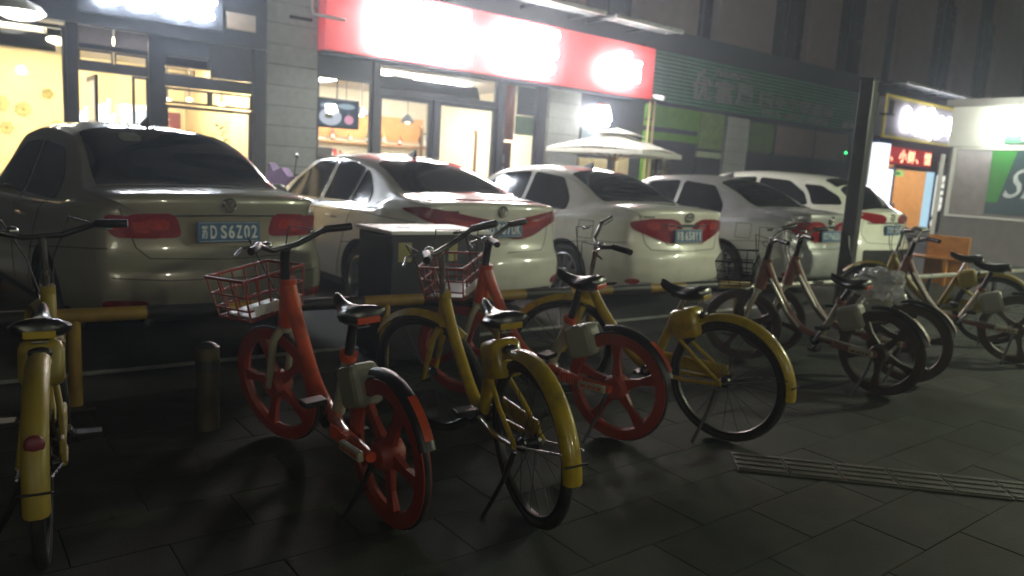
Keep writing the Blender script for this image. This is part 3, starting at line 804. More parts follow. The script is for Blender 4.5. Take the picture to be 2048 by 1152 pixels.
# ------------------------------------------------------------------ 5: noodle shop at the right
ns = thing('noodle_shop_front', 'bright small eatery front with light boxes at the far end of the row', 'shop front', (27, FY, 0))
room(ns, 24.2, 30.1, 4.0, 3.0, mat('orange_wall', (0.55, 0.30, 0.10), 0.6), ceil=m_maroon)
wbox('fascia', 24.05, 30.15, FY + 0.05, FY + 0.2, 2.62, 4.5, m_maroon, ns)
wbox('red_board', 25.7, 30.0, FY - 0.02, FY + 0.045, 2.20, 2.60, m_maroon, ns, .01)
lb = wbox('light_box', 24.10, 24.80, FY - 0.22, FY + 0.04, 0.9, 2.95, e_box, ns)
wbox('cap', 24.06, 24.85, FY - 0.24, FY + 0.045, 2.953, 3.08, mat('blue_cap', (0.03, 0.12, 0.45), 0.4), lb)
mblue = mat('blue_frame', (0.03, 0.13, 0.38), 0.4)
wbox('frame', 24.86, 25.0, FY - 0.05, FY + 0.1, 0.13, 2.6, mblue, ns)
wbox('light_box', 25.02, 25.55, FY - 0.05, FY + 0.04, 0.6, 2.15, e_box, ns)
wbox('frame', 25.57, 25.70, FY - 0.05, FY + 0.1, 0.13, 2.25, mblue, ns)
wbox('door', 28.12, 28.62, FY - 0.03, FY + 0.03, 0.15, 2.2, emat('blue_lit_door', (0.55, 0.85, 1.0), 0.95), ns)
wbox('frame', 28.64, 28.78, FY - 0.05, FY + 0.1, 0.13, 2.25, mblue, ns)
wbox('light_box', 28.80, 29.95, FY - 0.05, FY + 0.04, 0.3, 2.10, emat('cream_light_box', (1, 1, .88), 1.15), ns)
wbox('grey_board', 28.80, 29.95, FY - 0.04, FY + 0.04, 2.12, 2.60, mat('grey_board', (.35, .35, .36), .6), ns)
for k, (x, z) in enumerate(((29.2, 1.85), (29.5, 1.88), (29.35, 1.62), (29.4, 1.38))): wbox('print', x - .1, x + .1, FY - .058, FY - .052, z - .05, z + .05, mat('faint_print', (.25, .25, .22), .6), ns)
ex = thing('exit_sign', 'small green running-man exit sign over the eatery door', 'sign', (27.0, FY + 0.5, 2.08))
MB().bbox(-.42, .42, 0, .06, -.1, .1, .01).build('box', e_exit, ex); MB().ball((0, -.01, 0), .05, 3, .3, 1).build('figure', mat('exit_green', (.02, .3, .05), .5), ex)
MB().tube([(0, .03, .1), (0, .03, .9)], .012).build('hanger', m_dark, ex)
for (x, y, lab) in ((26.0, FY + 1.8, 'left'), (28.4, FY + 1.8, 'right')):
    cl = thing('ceiling_light', 'warm ceiling lamp inside the small eatery, %s one' % lab, 'lamp', (x, y, 3.0), group='eatery ceiling lamps')
    MB().bbox(-.5, .5, -.3, .3, -.035, -.002, .01).build('housing', m_white, cl); MB().box(-.46, .46, -.26, .26, -.045, -.037).build('diffuser', e_warm, cl)
for k, (x, z, w, h, c) in enumerate(((26.2, 2.0, .35, .5, (.5, .06, .05)), (26.9, 1.9, .3, .4, (.6, .5, .3)), (27.5, 2.05, .4, .35, (.5, .06, .05)), (26.5, 1.3, .25, .3, (.1, .15, .4)), (27.3, 1.35, .35, .3, (.6, .55, .45)))):
    wbox('wall_poster', x - w, x + w, FY + 3.95, FY + 3.985, z - h / 2, z + h / 2, mat('poster_print', c, .6, var=.4, scale=14), ns)
fd = thing('food_stall', 'red and white food counter inside the eatery door', 'counter', (27.2, FY + 1.2, 0.13))
MB().bbox(-.7, .7, -.3, .3, 0, .85, .02).build('body', mat('red_counter', (.42, .08, .08), .5), fd); MB().bbox(-.72, .72, -.32, .32, .852, .9, .01).build('top', m_white, fd)
# person working behind the stall is only a blue smear: an added coat shape stands in
bc = thing('person_stand_in', 'blue coat shape standing in for a person inside the eatery door', 'coat', (27.75, FY + 2.2, 1.25))
MB().prism([(-.25, 0), (.25, 0), (.28, .35), (.12, .5), (-.12, .5), (-.28, .35)], 'y', -.06, .06).build('cloth', mat('blue_cloth', (.03, .05, .22), .8), bc); MB().tube([(0, 0, .5), (0, 0, 1.75)], .01).build('hook', m_dark, bc)
nsn = thing('noodle_sign', 'white lit sign with flame-like characters in a yellow frame', 'sign', (26.85, FY - 0.25, 3.80))
ribm = MB(); W2, H2 = 2.72, 0.60
MB().box(-W2, W2, 0.03, 0.28, -H2, H2).build('backing', mat('grey_sign_metal', (.42, .40, .44), .5), nsn)
rib = MB().box(-.012, .012, 0.0, 0.028, -H2 + .07, H2 - .07).mesh('rib'); rib.materials.append(mat('sign_rib', (.42, .40, .44), .45))
for k in range(90):
    o = bpy.data.objects.new('rib', rib); COL.objects.link(o); o.parent = nsn; o.location = (-W2 + .09 + k * (2 * W2 - .18) / 89, 0, 0)
my = mat('yellow_trim', (.60, .48, .03), .4, emit=(1, .8, .05), estr=.12)  # faint glow put into the trim's own colour
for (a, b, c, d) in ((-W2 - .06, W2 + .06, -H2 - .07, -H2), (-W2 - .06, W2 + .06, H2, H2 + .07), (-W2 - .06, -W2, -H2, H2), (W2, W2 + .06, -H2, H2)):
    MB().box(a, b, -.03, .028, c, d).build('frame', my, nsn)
random.seed(21)
for (x, s) in ((-1.45, 1), (-.55, 1.05), (-.05, .7), (.35, 1.0), (.95, .8), (1.55, .55), (2.15, 1.05)):
    mb = MB()
    for k in range(5):
        dx = random.uniform(-.22, .22); h = random.uniform(.28, .52) * s; cz = random.uniform(-.12, .12)
        mb.tube([(x + dx, -.10, cz - h), (x + dx * .8 + .02, -.10, cz), (x + dx * .6, -.10, cz + h * .8)], [.02, .095 * s, .03], 8)
    mb.build('letter', e_right, nsn, 60)
br = thing('lamp_bracket', 'small metal lamp cage at the top left corner of the yellow framed sign', 'lamp', (24.05, FY - .35, 4.05))
for k in range(4): MB().tube([(-.12 + .08 * k, -.1, -.2), (-.12 + .08 * k, -.1, .2)], .016).build('bar', m_chrome, br)
MB().box(-.3, .2, -.14, .1, -.25, -.21).build('shelf', m_dark, br)
led = thing('led_ticker', 'red LED ticker board with glowing characters over the eatery door', 'sign', (26.45, FY - .14, 2.62))
MB().bbox(-1.55, 1.55, 0, .1, -.30, .30, .01).build('casing', m_maroon, led)
MB().box(-1.5, 1.5, -.008, -.001, -.27, .27).build('display', mat('led_field', (.2, .01, .01), .5, emit=(1, .02, .02), estr=.40), led)
letters('、小鲜、馄', 0.60, 0.42, 0, 0, led, e_ledtext, y=-.014, depth=.003)

# ------------------------------------------------------------------ kiosk wall at the far right (runs towards the viewer)
KX = 18.0
kw = thing('kiosk', 'pale kiosk wall with framed window and green poster at the right edge', 'kiosk', (KX, 6, 0))
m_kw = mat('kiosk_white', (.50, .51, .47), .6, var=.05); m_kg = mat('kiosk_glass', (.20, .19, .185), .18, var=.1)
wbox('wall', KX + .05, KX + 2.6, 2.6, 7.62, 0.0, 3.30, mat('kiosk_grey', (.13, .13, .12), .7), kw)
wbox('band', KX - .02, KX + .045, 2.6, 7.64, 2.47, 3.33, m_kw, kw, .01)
wbox('roof_edge', KX - .10, KX + 2.7, 2.5, 7.75, 3.335, 3.48, mat('roof_edge_grey', (.2, .2, .19), .6), kw)
wbox('window', KX + .02, KX + .045, 2.7, 7.43, 0.99, 2.40, m_kg, kw)
for (y0, y1, z0, z1) in ((7.435, 7.52, .94, 2.46), (2.6, 7.433, 2.405, 2.465), (2.6, 7.433, .94, .985)):
    wbox('frame', KX - .015, KX + .045, y0, y1, z0, z1, m_kw, kw, .005)
wbox('downpipe', KX - .05, KX + .0, 7.66, 7.74, 0.3, 2.3, m_kw, kw)
mb = MB(); r = root_loc(kw)
pg = wbox('poster', KX + .005, KX + .0185, 5.0, 6.72, 1.05, 2.40, mat('poster_dark_teal', (.01, .045, .05), .4), kw)
MB().add([(KX - r.x + .002, 6.72 - r.y, 1.30), (KX - r.x + .002, 6.72 - r.y, 2.40), (KX - r.x + .002, 6.25 - r.y, 2.40), (KX - r.x + .002, 6.50 - r.y, 1.30)], [(0, 1, 2, 3)]).build('green_field', mat('poster_green', (.02, .17, .025), .45), pg)
me = fit_text(text_mesh('Shu', 1.0, .004, bold=.0, shear=.45), 1.15, .62); me.materials.append(mat('poster_letter', (.45, .5, .5), .5))
me.transform(Matrix.Translation((KX - r.x - .006, 5.83 - r.y, 1.72)) @ Matrix.Rotation(-PI / 2, 4, 'Z'))
o = bpy.data.objects.new('lettering', me); COL.objects.link(o); o.parent = pg
kl = thing('wash_light', 'glaring white lamp over the kiosk band at the right edge', 'lamp', (KX - .36, 6.42, 2.90))
MB().ball((0, 0, 0), .17, 1, 1.5, 1.0).build('bulb', e_kiosk, kl, 60)
MB().tube([(.05, 0, 0.05), (.35, 0, .12)], .02).build('bracket', m_dark, kl)
kp = thing('kiosk_sign', 'small dark green sign plate with a white mark under the kiosk lamp', 'sign', (KX - .045, 6.25, 2.66))
MB().bbox(-.012, .012, -.27, .27, -.12, .20, .004).build('plate', mat('sign_green', (.03, .12, .07), .5), kp)
MB().box(-.018, -.013, -.20, -.06, -.06, .08).build('mark', m_white, kp)

# ------------------------------------------------------------------ cars
def pchip(xs, ys):
    xs = np.array(xs, float); ys = np.array(ys, float)
    h = np.diff(xs); d = np.diff(ys) / h
    m = np.zeros_like(ys)
    m[0], m[-1] = d[0], d[-1]
    for i in range(1, len(xs) - 1):
        if d[i - 1] * d[i] > 0:
            w1, w2 = 2 * h[i] + h[i - 1], h[i] + 2 * h[i - 1]
            m[i] = (w1 + w2) / (w1 / d[i - 1] + w2 / d[i])
    def f(x):
        x = min(max(x, xs[0]), xs[-1])
        i = int(min(max(np.searchsorted(xs, x) - 1, 0), len(xs) - 2))
        t = (x - xs[i]) / h[i]
        return float((2 * t**3 - 3 * t**2 + 1) * ys[i] + (t**3 - 2 * t**2 + t) * h[i] * m[i] + (-2 * t**3 + 3 * t**2) * ys[i + 1] + (t**3 - t**2) * h[i] * m[i + 1])
    return f

def body_verts(S):
    zb, W, zs, we, dr, zt = [pchip(S['y'], S[k]) for k in ('zb', 'W', 'zs', 'we', 'dr', 'zt')]
    y0, y1 = S['y'][0], S['y'][-1]
    n = 58
    ys = [y0 + (y1 - y0) * k / (n - 1) for k in range(n)]
    fz = pchip(*zip(*S['rear']))
    rings = []
    def sect(y):
        b, w, s, e, d, t = zb(y), W(y), zs(y), we(y), dr(y), zt(y)
        hl = S.get('crease', 0.012)
        ctrl = [(0, b), (w * .72, b), (w - .05, b + .015), (w - .015, b + .12), (w, .46), (w + .002, .60), (w - .008, .74), (w - .02, s - .07), (w - .035, s - .015), (w - .06, s + .008),
                (w - .085, s + .02), (e + (w - .085 - e) * .5, s + .02 + (t - d - s - .02) * .52), (e + .035, t - d - .012), (e, t - d), (e - .05, t - d + d * .35), (e * .6, t - d * .18), (0, t)]
        q = chaikin([Vector((a, c, 0)) for a, c in ctrl], 2, closed=False)
        return [(p.x, p.y) for p in q]
    def warp(x, y, z):
        g = 1 - min(max((y - .1) / .95, 0), 1); g = g * g * (3 - 2 * g)
        gf = min(max((y - (y1 - .8)) / .8, 0), 1); gf = gf * gf * (3 - 2 * gf)
        return (x, y + g * (fz(z) + S.get('plan', .20) * x * x) - gf * (.30 * x * x + .25 * max(0, z - .5)), z)
    secs = [(y, sect(y)) for y in ys]
    # rounded rear and front caps
    def cap(sec, y, dirn, zc):
        out = []
        for k, o in ((.988, .014), (.965, .032), (.93, .045), (.86, .056), (.75, .063), (.6, .067), (.45, .069), (.3, .070), (.15, .0705)):
            out.append((y + dirn * o, [(x * k, zc + (z - zc) * k) for x, z in sec]))
        return out
    rc = cap(secs[0][1], secs[0][0], -1, .66)
    fc = cap(secs[-1][1], secs[-1][0], 1, .5)
    allr = list(reversed(rc)) + secs + fc
    m = len(secs[0][1])
    verts = []; faces = []
    for (y, sec) in allr:
        loop = [warp(x, y, z) for x, z in sec] + [warp(-x, y, z) for x, z in reversed(sec[1:-1])]
        verts += loop
    P = 2 * m - 2
    for i in range(len(allr) - 1):
        for k in range(P):
            k2 = (k + 1) % P
            faces.append((i * P + k, i * P + k2, (i + 1) * P + k2, (i + 1) * P + k))
    faces.append(tuple(range(P))); N = len(allr)
    faces.append(tuple((N - 1) * P + k for k in range(P - 1, -1, -1)))
    return verts, faces

PAINT_DIRT = ((0.16, 0.14, 0.10), 2.4, 0.35)
def paint(name, col, metal=0.0, rough=0.32):
    return mat(name, col, rough, metal=metal, var=0.03, scale=2, coat=1.0, dirt=PAINT_DIRT)
m_lens = mat('red_lens', (0.22, 0.008, 0.014), 0.14, var=0.25, scale=30, spec=0.7, coat=0.6)
m_lensb = mat('bright_red_lens', (0.36, 0.03, 0.02), 0.12, var=0.3, scale=40, spec=0.7, coat=0.6)
m_clear = mat('clear_lens', (0.55, 0.50, 0.46), 0.12, var=0.2, scale=40, spec=0.8)
m_pink = mat('pale_red_lens', (.42, .10, .09), .12, var=.3, scale=40, spec=.8, coat=.6)
m_plate = mat('blue_plate', (0.02, 0.085, 0.20), 0.4, var=0.1)
m_platet = mat('plate_text', (0.60, 0.64, 0.66), 0.5)
m_seam = mat('panel_gap', (0.02, 0.02, 0.018), 0.8)
m_valance = mat('black_valance', (0.02, 0.02, 0.022), 0.6, var=.2)

class CarSurface:
    def __init__(self, verts, faces):
        self.t = BVHTree.FromPolygons([Vector(v) for v in verts], faces)
    def hit(self, mode, a, b):
        if mode == 'rear': o, d = Vector((a, -2, b)), Vector((0, 1, 0))
        elif mode == 'left': o, d = Vector((-3, a, b)), Vector((1, 0, 0))
        elif mode == 'right': o, d = Vector((3, a, b)), Vector((-1, 0, 0))
        elif mode == 'top': o, d = Vector((a, b, 4)), Vector((0, 0, -1))
        elif mode == 'diagL':    # a runs along the corner, seen from the rear left
            o = Vector((-.86, 0, b)) + Vector((.7071, -.7071, 0)) * a - Vector((.7071, .7071, 0)) * 2; d = Vector((.7071, .7071, 0))
        elif mode == 'diagR':
            o = Vector((.86, 0, b)) + Vector((-.7071, -.7071, 0)) * a - Vector((-.7071, .7071, 0)) * 2; d = Vector((-.7071, .7071, 0))
        h = self.t.ray_cast(o, d)
        if h[0] is None:
            h = self.t.find_nearest(o + d * 2)
        n = h[1] if h[1].dot(d) < 0 else -h[1]
        return h[0], n
    def patch(self, name, outline, mode, m, parent, off=0.004, rnd=2, grid=0.05, skirt=0.008):
        ol = round_poly(outline, .05 * rnd / 2) if rnd else [Vector((p[0], p[1], 0)) for p in outline]
        dense = []
        for i in range(len(ol)):
            a, b = ol[i], ol[(i + 1) % len(ol)]
            k = max(1, int((b - a).length / grid))
            dense += [a.lerp(b, j / k) for j in range(k)]
        pts = [Vector((p.x, p.y)) for p in dense]
        n = len(pts)
        xs = [p.x for p in pts]; zs = [p.y for p in pts]
        def inside(x, y):
            c = False; j = n - 1
            for i in range(n):
                if (pts[i].y > y) != (pts[j].y > y) and x < (pts[j].x - pts[i].x) * (y - pts[i].y) / (pts[j].y - pts[i].y) + pts[i].x: c = not c
                j = i
            return c
        x = min(xs) + grid / 2
        extra = []
        while x < max(xs):
            y = min(zs) + grid / 2
            while y < max(zs):
                if inside(x, y) and min((p - Vector((x, y))).length for p in pts) > grid * .35: extra.append(Vector((x, y)))
                y += grid
            x += grid
        vc, _, fc, _, _, _ = delaunay_2d_cdt(pts + extra, [], [list(range(n))], 1, 1e-6)
        vs = []; base = []
        for p in vc:
            h, nn = self.hit(mode, p.x, p.y)
            vs.append(h + nn * off); base.append(h - nn * skirt)
        edges = {}
        for f in fc:
            for i in range(len(f)):
                e = (f[i], f[(i + 1) % len(f)]); edges[tuple(sorted(e))] = edges.get(tuple(sorted(e)), 0) + 1
        rim = [e for e, c in edges.items() if c == 1]
        nv = len(vs); faces = [tuple(f) for f in fc]
        for a, b in rim: faces.append((a, b, b + nv, a + nv))
        mb = MB(); mb.add(vs + base, faces)
        me = mb.mesh(name)
        bm = bmesh.new(); bm.from_mesh(me)
        bmesh.ops.delete(bm, geom=[v for v in bm.verts if not v.link_faces], context='VERTS')
        bm.to_mesh(me); bm.free()
        return mk(name, me, m, parent, 35)
    def line(self, name, pts, mode, parent, r=0.0035, m=None, sub=10, closed=False):
        out = []
        pp = list(pts) + ([pts[0]] if closed else [])
        for i in range(len(pp) - 1):
            for k in range(sub):
                t = k / sub
                h, nn = self.hit(mode, pp[i][0] * (1 - t) + pp[i + 1][0] * t, pp[i][1] * (1 - t) + pp[i + 1][1] * t)
                out.append(h)
        out.append(self.hit(mode, *pp[-1])[0])
        return MB().tube(out, r, 6).build(name, m or m_seam, parent)

def round_poly(ol, r=.045):
    P_ = [Vector((p[0], p[1], 0)) for p in ol]; out = []
    for i, p in enumerate(P_):
        a, b = P_[i - 1] - p, P_[(i + 1) % len(P_)] - p
        ra_, rb_ = min(r, a.length * .45), min(r, b.length * .45)
        A, B = p + a.normalized() * ra_, p + b.normalized() * rb_
        for k in range(5):
            t = k / 4
            out.append(A * (1 - t)**2 + p * 2 * t * (1 - t) + B * t * t)
    return out
def mirror(ol): return [(-a, b) for a, b in ol]

def make_wheel(r, w, parent, x, y, side, spokes=8, z=None):
    wl_ = bpy.data.objects.new('wheel', None)
    R_ = r
    ty = MB().lathe([(R_ * .68, -w / 2 + .012), (R_ * .80, -w / 2), (R_ * .95, -w / 2 + .012), (R_, -w / 2 + .045), (R_, w / 2 - .045), (R_ * .95, w / 2 - .012), (R_ * .80, w / 2), (R_ * .68, w / 2 - .012)], 36)
    t = ty.build('wheel', m_rubber, parent, 40)
    bpy.data.objects.remove(wl_)
    t.location = (x, y, z or r)
    s = side
    rim = MB().lathe([(R_ * .69, s * (w / 2 - .008)), (R_ * .66, s * (w / 2 - .004)), (R_ * .62, s * (w / 2 - .03)), (R_ * .60, -s * w * .4)], 36)
    rim.build('rim', m_alloy, t, 40)
    MB().lathe([(0.0, s * (w / 2 - .10)), (R_ * .60, s * (w / 2 - .10))], 24).build('brake_disc', m_dark, t)
    sp = MB()
    for k in range(spokes):
        a = 2 * PI * k / spokes
        T = Matrix.Rotation(a, 4, 'X')
        sp.add([T @ Vector((s * (w / 2 - q), p, zz)) for (q, p, zz) in ((.035, -.030, .04), (.035, .030, .04), (.022, .020, R_ * .62), (.022, -.020, R_ * .62), (.065, -.03, .04), (.065, .03, .04), (.055, .02, R_ * .62), (.055, -.02, R_ * .62))],
               [(0, 1, 2, 3), (7, 6, 5, 4), (0, 4, 5, 1), (1, 5, 6, 2), (2, 6, 7, 3), (3, 7, 4, 0)])
    sp.lathe([(0.0, s * (w / 2 - .025)), (.035, s * (w / 2 - .025)), (.055, s * (w / 2 - .04)), (.055, s * (w / 2 - .07))], 16)
    sp.build('spokes', m_alloy, t)
    return t

def emblem_oval(parent, p, n, s=.055):
    z = Vector((0, 0, 1)); nn = n.normalized(); xx = z.cross(nn).normalized(); uu = nn.cross(xx).normalized()
    c = p + nn * .006
    def ring(rx, rz, dz=0, t=.006):
        return [c + xx * rx * math.cos(2 * PI * k / 28) + uu * (rz * math.sin(2 * PI * k / 28) + dz) for k in range(28)]
    mb = MB()
    mb.tube(ring(s * 1.2, s * .85), .007, 6, closed=True)
    mb.tube(ring(s * .42, s * .83), .006, 6, closed=True)
    mb.tube(ring(s * .88, s * .38, s * .42), .006, 6, closed=True)
    mb.build('emblem', m_chrome, parent, 60)
def emblem_round(parent, p, n, s=.046):
    z = Vector((0, 0, 1)); nn = n.normalized(); xx = z.cross(nn).normalized(); uu = nn.cross(xx).normalized()
    c = p + nn * .006
    mb = MB()
    mb.tube([c + xx * s * math.cos(2 * PI * k / 28) + uu * s * math.sin(2 * PI * k / 28) for k in range(28)], .007, 6, closed=True)
    q = lambda a, b: c + xx * a * s + uu * b * s
    mb.tube([q(-.45, .82), q(-.12, .15), q(.12, .15), q(.45, .82)], .006, 6)
    mb.tube([q(-.85, .35), q(-.42, -.75), q(0, .0), q(.42, -.75), q(.85, .35)], .006, 6)
    mb.build('emblem', m_chrome, parent, 60)

def make_car(name, S, pm, label, loc, rz, group):
    car = thing(name, label, 'car', loc, rz, group)
    V, F_ = body_verts(S)
    surf = CarSurface(V, F_)
    # body with wheel arches cut out
    me = bpy.data.meshes.new('shell'); me.from_pydata(V, [], F_)
    bm = bmesh.new(); bm.from_mesh(me); bmesh.ops.recalc_face_normals(bm, faces=bm.faces); bm.to_mesh(me); bm.free()
    tmp = bpy.data.objects.new('shell', me); COL.objects.link(tmp)
    cut = MB()
    ra = S['rw'] + .045
    for ya in S['axles']:
        for s in (-1, 1):
            x0, x1 = (s * (S['Wm'] - .26), s * (S['Wm'] + .2))
            cut.lathe([(0, x0), (ra * .98, x0), (ra, x0 + s * .01), (ra, x1), (0, x1)], 40, M=Matrix.Translation((0, ya, S['rw'] + .01)))
    co = cut.build('cutter', None)
    b = tmp.modifiers.new('arch', 'BOOLEAN'); b.operation = 'DIFFERENCE'; b.object = co; b.solver = 'EXACT'
    bpy.context.view_layer.update()
    dg = bpy.context.evaluated_depsgraph_get()
    shell = bpy.data.meshes.new_from_object(tmp.evaluated_get(dg))
    bpy.data.objects.remove(tmp); bpy.data.objects.remove(co)
    shell.materials.clear(); shell.name = 'body'
    body = mk('body', shell, pm, car, 38)
    body.data.materials.append(m_valance)
    for p in body.data.polygons:
        c = p.center
        for ya in S['axles']:
            if math.hypot(c.y - ya, c.z - S['rw'] - .01) < ra + .002 and abs(c.x) < S['Wm'] - .012 and abs(c.x) > S['Wm'] - .32: p.material_index = 1
        if c.z < S['zb'][0] + .05: p.material_index = 1
    # glass
    for nm, ol, md in S['glass']:
        g = surf.patch(nm, ol, md, m_carglass, car, off=.004, rnd=2)
        if S.get('brighttrim') and md in ('left', 'right'):
            c2 = round_poly(ol, .05)
            surf.line('window_trim', [(p.x, p.y) for p in c2], md, g, .007, m_chrome, 2, True)
    if 'heater' in S:
        pass
    for nm, ol, md, m in S['patches']:
        surf.patch(nm, ol, md, m, car, off=.014 if 'lens_' in nm else (.010 if 'light' in nm else .007), rnd=S.get('prnd', 2), grid=.04)
    for nm, pts, md in S['lines']:
        surf.line(nm, pts, md, body)
    for nm, pts, md, r_, m in S.get('trims', []):
        surf.line(nm, pts, md, car, r_, m)
    # wheels
    for ya in S['axles']:
        for s in (-1, 1):
            make_wheel(S['rw'], .20, car, s * (S['Wm'] - .115), ya, s, S.get('spokes', 9))
    # plate
    pz = S['plate_z']; h, nn = surf.hit('rear', 0, pz)
    pl_ = MB().bbox(-.22, .22, -.012, .0, -.07, .07, .004).build('number_plate', m_plate, car)
    pl_.location = h + Vector((0, -.022, 0)); pl_.rotation_euler = (math.radians(S.get('plate_tilt', -6)), 0, 0)
    for k, chx in enumerate(S['plate'].replace(' ', '')):
        tm = fit_text(text_mesh(chx, .1, .001, bold=.002), .042 if chx not in '1I' else .016, .090); tm.materials.append(m_platet)
        to = bpy.data.objects.new('plate_character', tm); COL.objects.link(to); to.parent = pl_; to.location = ((-.168, -.110, -.040, .014, .068, .122, .176)[k], -.0145, 0)
    MB().tube([(-.205, -.013, .062), (.205, -.013, .062), (.205, -.013, -.062), (-.205, -.013, -.062)], .002, 4, closed=True).build('plate_border', m_platet, pl_)
    # emblem
    h, nn = surf.hit('rear', 0, S['emblem'][1])
    (emblem_oval if S['emblem'][0] == 'oval' else emblem_round)(car, h, nn)
    # handles and mirrors
    for s, md in ((-1, 'left'), (1, 'right')):
        for yy in S['handles']:
            h, nn = surf.hit(md, yy, S['handle_z'])
            MB().tube([h + Vector((0, -.10, 0)), h + Vector((s * .03, -.07, .005)), h + Vector((s * .03, .07, .005)), h + Vector((0, .10, 0))], [.008, .013, .013, .008], 8).build('door_handle', S.get('handle_m', pm), car)
        h, nn = surf.hit(md, S['mirror'][0], S['mirror'][1])
        mr = MB().ball(h + Vector((s * .13, 0, .04)), .09, 1.25, .55, .8).build('mirror', pm, car, 60)
        MB().tube([h, h + Vector((s * .1, 0, .03))], .025).build('mirror_arm', m_blackp, mr)
    # fin aerial
    if 'fin' in S:
        h, nn = surf.hit('top', 0, S['fin'])
        MB().add([h + Vector(p) for p in ((-.022, -.04, -.01), (.022, -.04, -.01), (.018, .14, -.01), (-.018, .14, -.01), (-.004, -.055, .065), (.004, -.055, .065), (.003, -.01, .06), (-.003, -.01, .06))],
                 [(0, 1, 5, 4), (1, 2, 6, 5), (2, 3, 7, 6), (3, 0, 4, 7), (4, 5, 6, 7), (0, 3, 2, 1)]).build('fin_aerial', m_blackp, car)
    ex_ = MB().tube([(-.52, .02 + S.get('ex', .06), S['zb'][0] + .03), (-.52, .35, S['zb'][0] + .03)], .03, 12).build('exhaust', m_chrome, car)
    return car

def side(nm, ol): return [(nm, ol, 'left'), (nm, ol, 'right')]
def both(nm, ol, m): return [(nm, ol, 'diagL', m), (nm, ol, 'diagR', m)]
def rear2(nm, ol, m): return [(nm, mirror(ol), 'rear', m), (nm, ol, 'rear', m)]
def lr(nm, pts): return [(nm, pts, 'left'), (nm, pts, 'right')]

Y0 = [.09, .35, .60, .80, 1.10, 1.40, 2.00, 2.60, 3.00, 3.38, 3.90, 4.30, 4.47]
def sedan(dz=0.0, deck=0.0):
    return dict(y=Y0,
        zb=[.24, .20, .19, .18, .17, .17, .17, .17, .17, .17, .18, .20, .24],
        W=[.765, .83, .862, .875, .88, .88, .88, .88, .875, .87, .85, .80, .72],
        zs=[.975 + deck, .985 + deck, .985 + deck, .965, .955, .945, .935, .925, .92, .90, .83, .74, .66],
        we=[.66, .68, .66, .62, .575, .55, .555, .565, .60, .65, .64, .58, .50],
        dr=[.03, .03, .03, .06, .08, .085, .08, .08, .08, .05, .04, .04, .04],
        zt=[1.075 + deck, 1.10 + deck, 1.11 + deck, 1.175 + dz * .5, 1.33 + dz, 1.43 + dz, 1.48 + dz, 1.44 + dz, 1.27 + dz, 1.06, .96, .84, .74],
        rear=[(.15, .10), (.24, .05), (.34, .005), (.45, -.02), (.58, -.012), (.66, .03), (.75, .055), (.88, .06), (.99, .035), (1.07, .012), (1.15, .04), (1.5, .1)],
        rw=.315, Wm=.88, axles=(1.02, 3.62), plate_z=.80, emblem=('oval', .99), handles=(1.62, 2.62), handle_z=.84, mirror=(2.98, .97), fin=1.62)

# the shared look of the two saloons with wedge lamps
def saloon_b(plate):
    S = sedan()
    S['plate'] = plate
    S['glass'] = [('rear_window', [(-.60, .70), (-.50, 1.38), (0, 1.44), (.50, 1.38), (.60, .70), (0, .645)], 'top')]
    S['glass'] += side('side_window', [(1.12, .985), (1.16, 1.10), (1.40, 1.33), (1.90, 1.375), (1.90, .975)]) + side('side_window', [(1.97, .97), (1.97, 1.38), (2.45, 1.345), (2.95, 1.12), (3.02, .97)])
    lamp = [(-.06, .935), (.18, .975), (.40, .975), (.48, .93), (.52, .74), (.36, .715), (.16, .79), (-.04, .865)]
    S['patches'] = both('tail_light', lamp, m_lens) + both('lens_inner', [(.10, .93), (.24, .945), (.26, .86), (.13, .86)], m_lensb) + both('lens_clear', [(.32, .93), (.42, .925), (.43, .85), (.33, .85)], m_pink)
    S['patches'] += [('plate_panel', [(-.36, .885), (.36, .885), (.30, .70), (-.30, .70)], 'rear', mat('plate_recess', (.40, .38, .32), .5, var=.05))]
    S['patches'] += rear2('bumper_reflector', [(.62, .36), (.74, .37), (.74, .31), (.62, .31)], m_lensb)
    S['patches'] += [('valance', [(-.62, .285), (.62, .285), (.58, .215), (-.58, .215)], 'rear', m_valance)]
    S['lines'] = [('boot_gap', [(-.64, 1.0), (-.56, .72), (-.50, .655), (0, .64), (.50, .655), (.56, .72), (.64, 1.0)], 'rear'),
                  ('bumper_gap', [(1.35, .62), (.95, .66), (.55, .70), (.22, .72)], 'left'), ('bumper_gap', [(.22, .72), (.55, .70)], 'right'),
                  ('bumper_step', [(-.7, .33), (-.4, .31), (.4, .31), (.7, .33)], 'rear')]
    S['lines'] += lr('door_gap', [(1.93, .97), (1.93, .30)]) + lr('door_gap', [(1.20, .97), (1.32, .75), (1.45, .40), (1.48, .30)]) + lr('door_gap', [(2.98, .95), (2.98, .30)])
    S['lines'] += [('fuel_flap', [(.62, .90), (.82, .90), (.82, .72), (.62, .72)], 'left')]
    S['lines'] = [l if l[0] != 'fuel_flap' else ('fuel_flap', l[1] + [l[1][0]], 'left') for l in S['lines']]
    S['trims'] = [('plate_strip', [(-.34, .90), (0, .905), (.34, .90)], 'rear', .018, m_chrome), ('model_badge', [(-.60, .985), (-.48, .985)], 'rear', .007, m_chrome)]
    return S

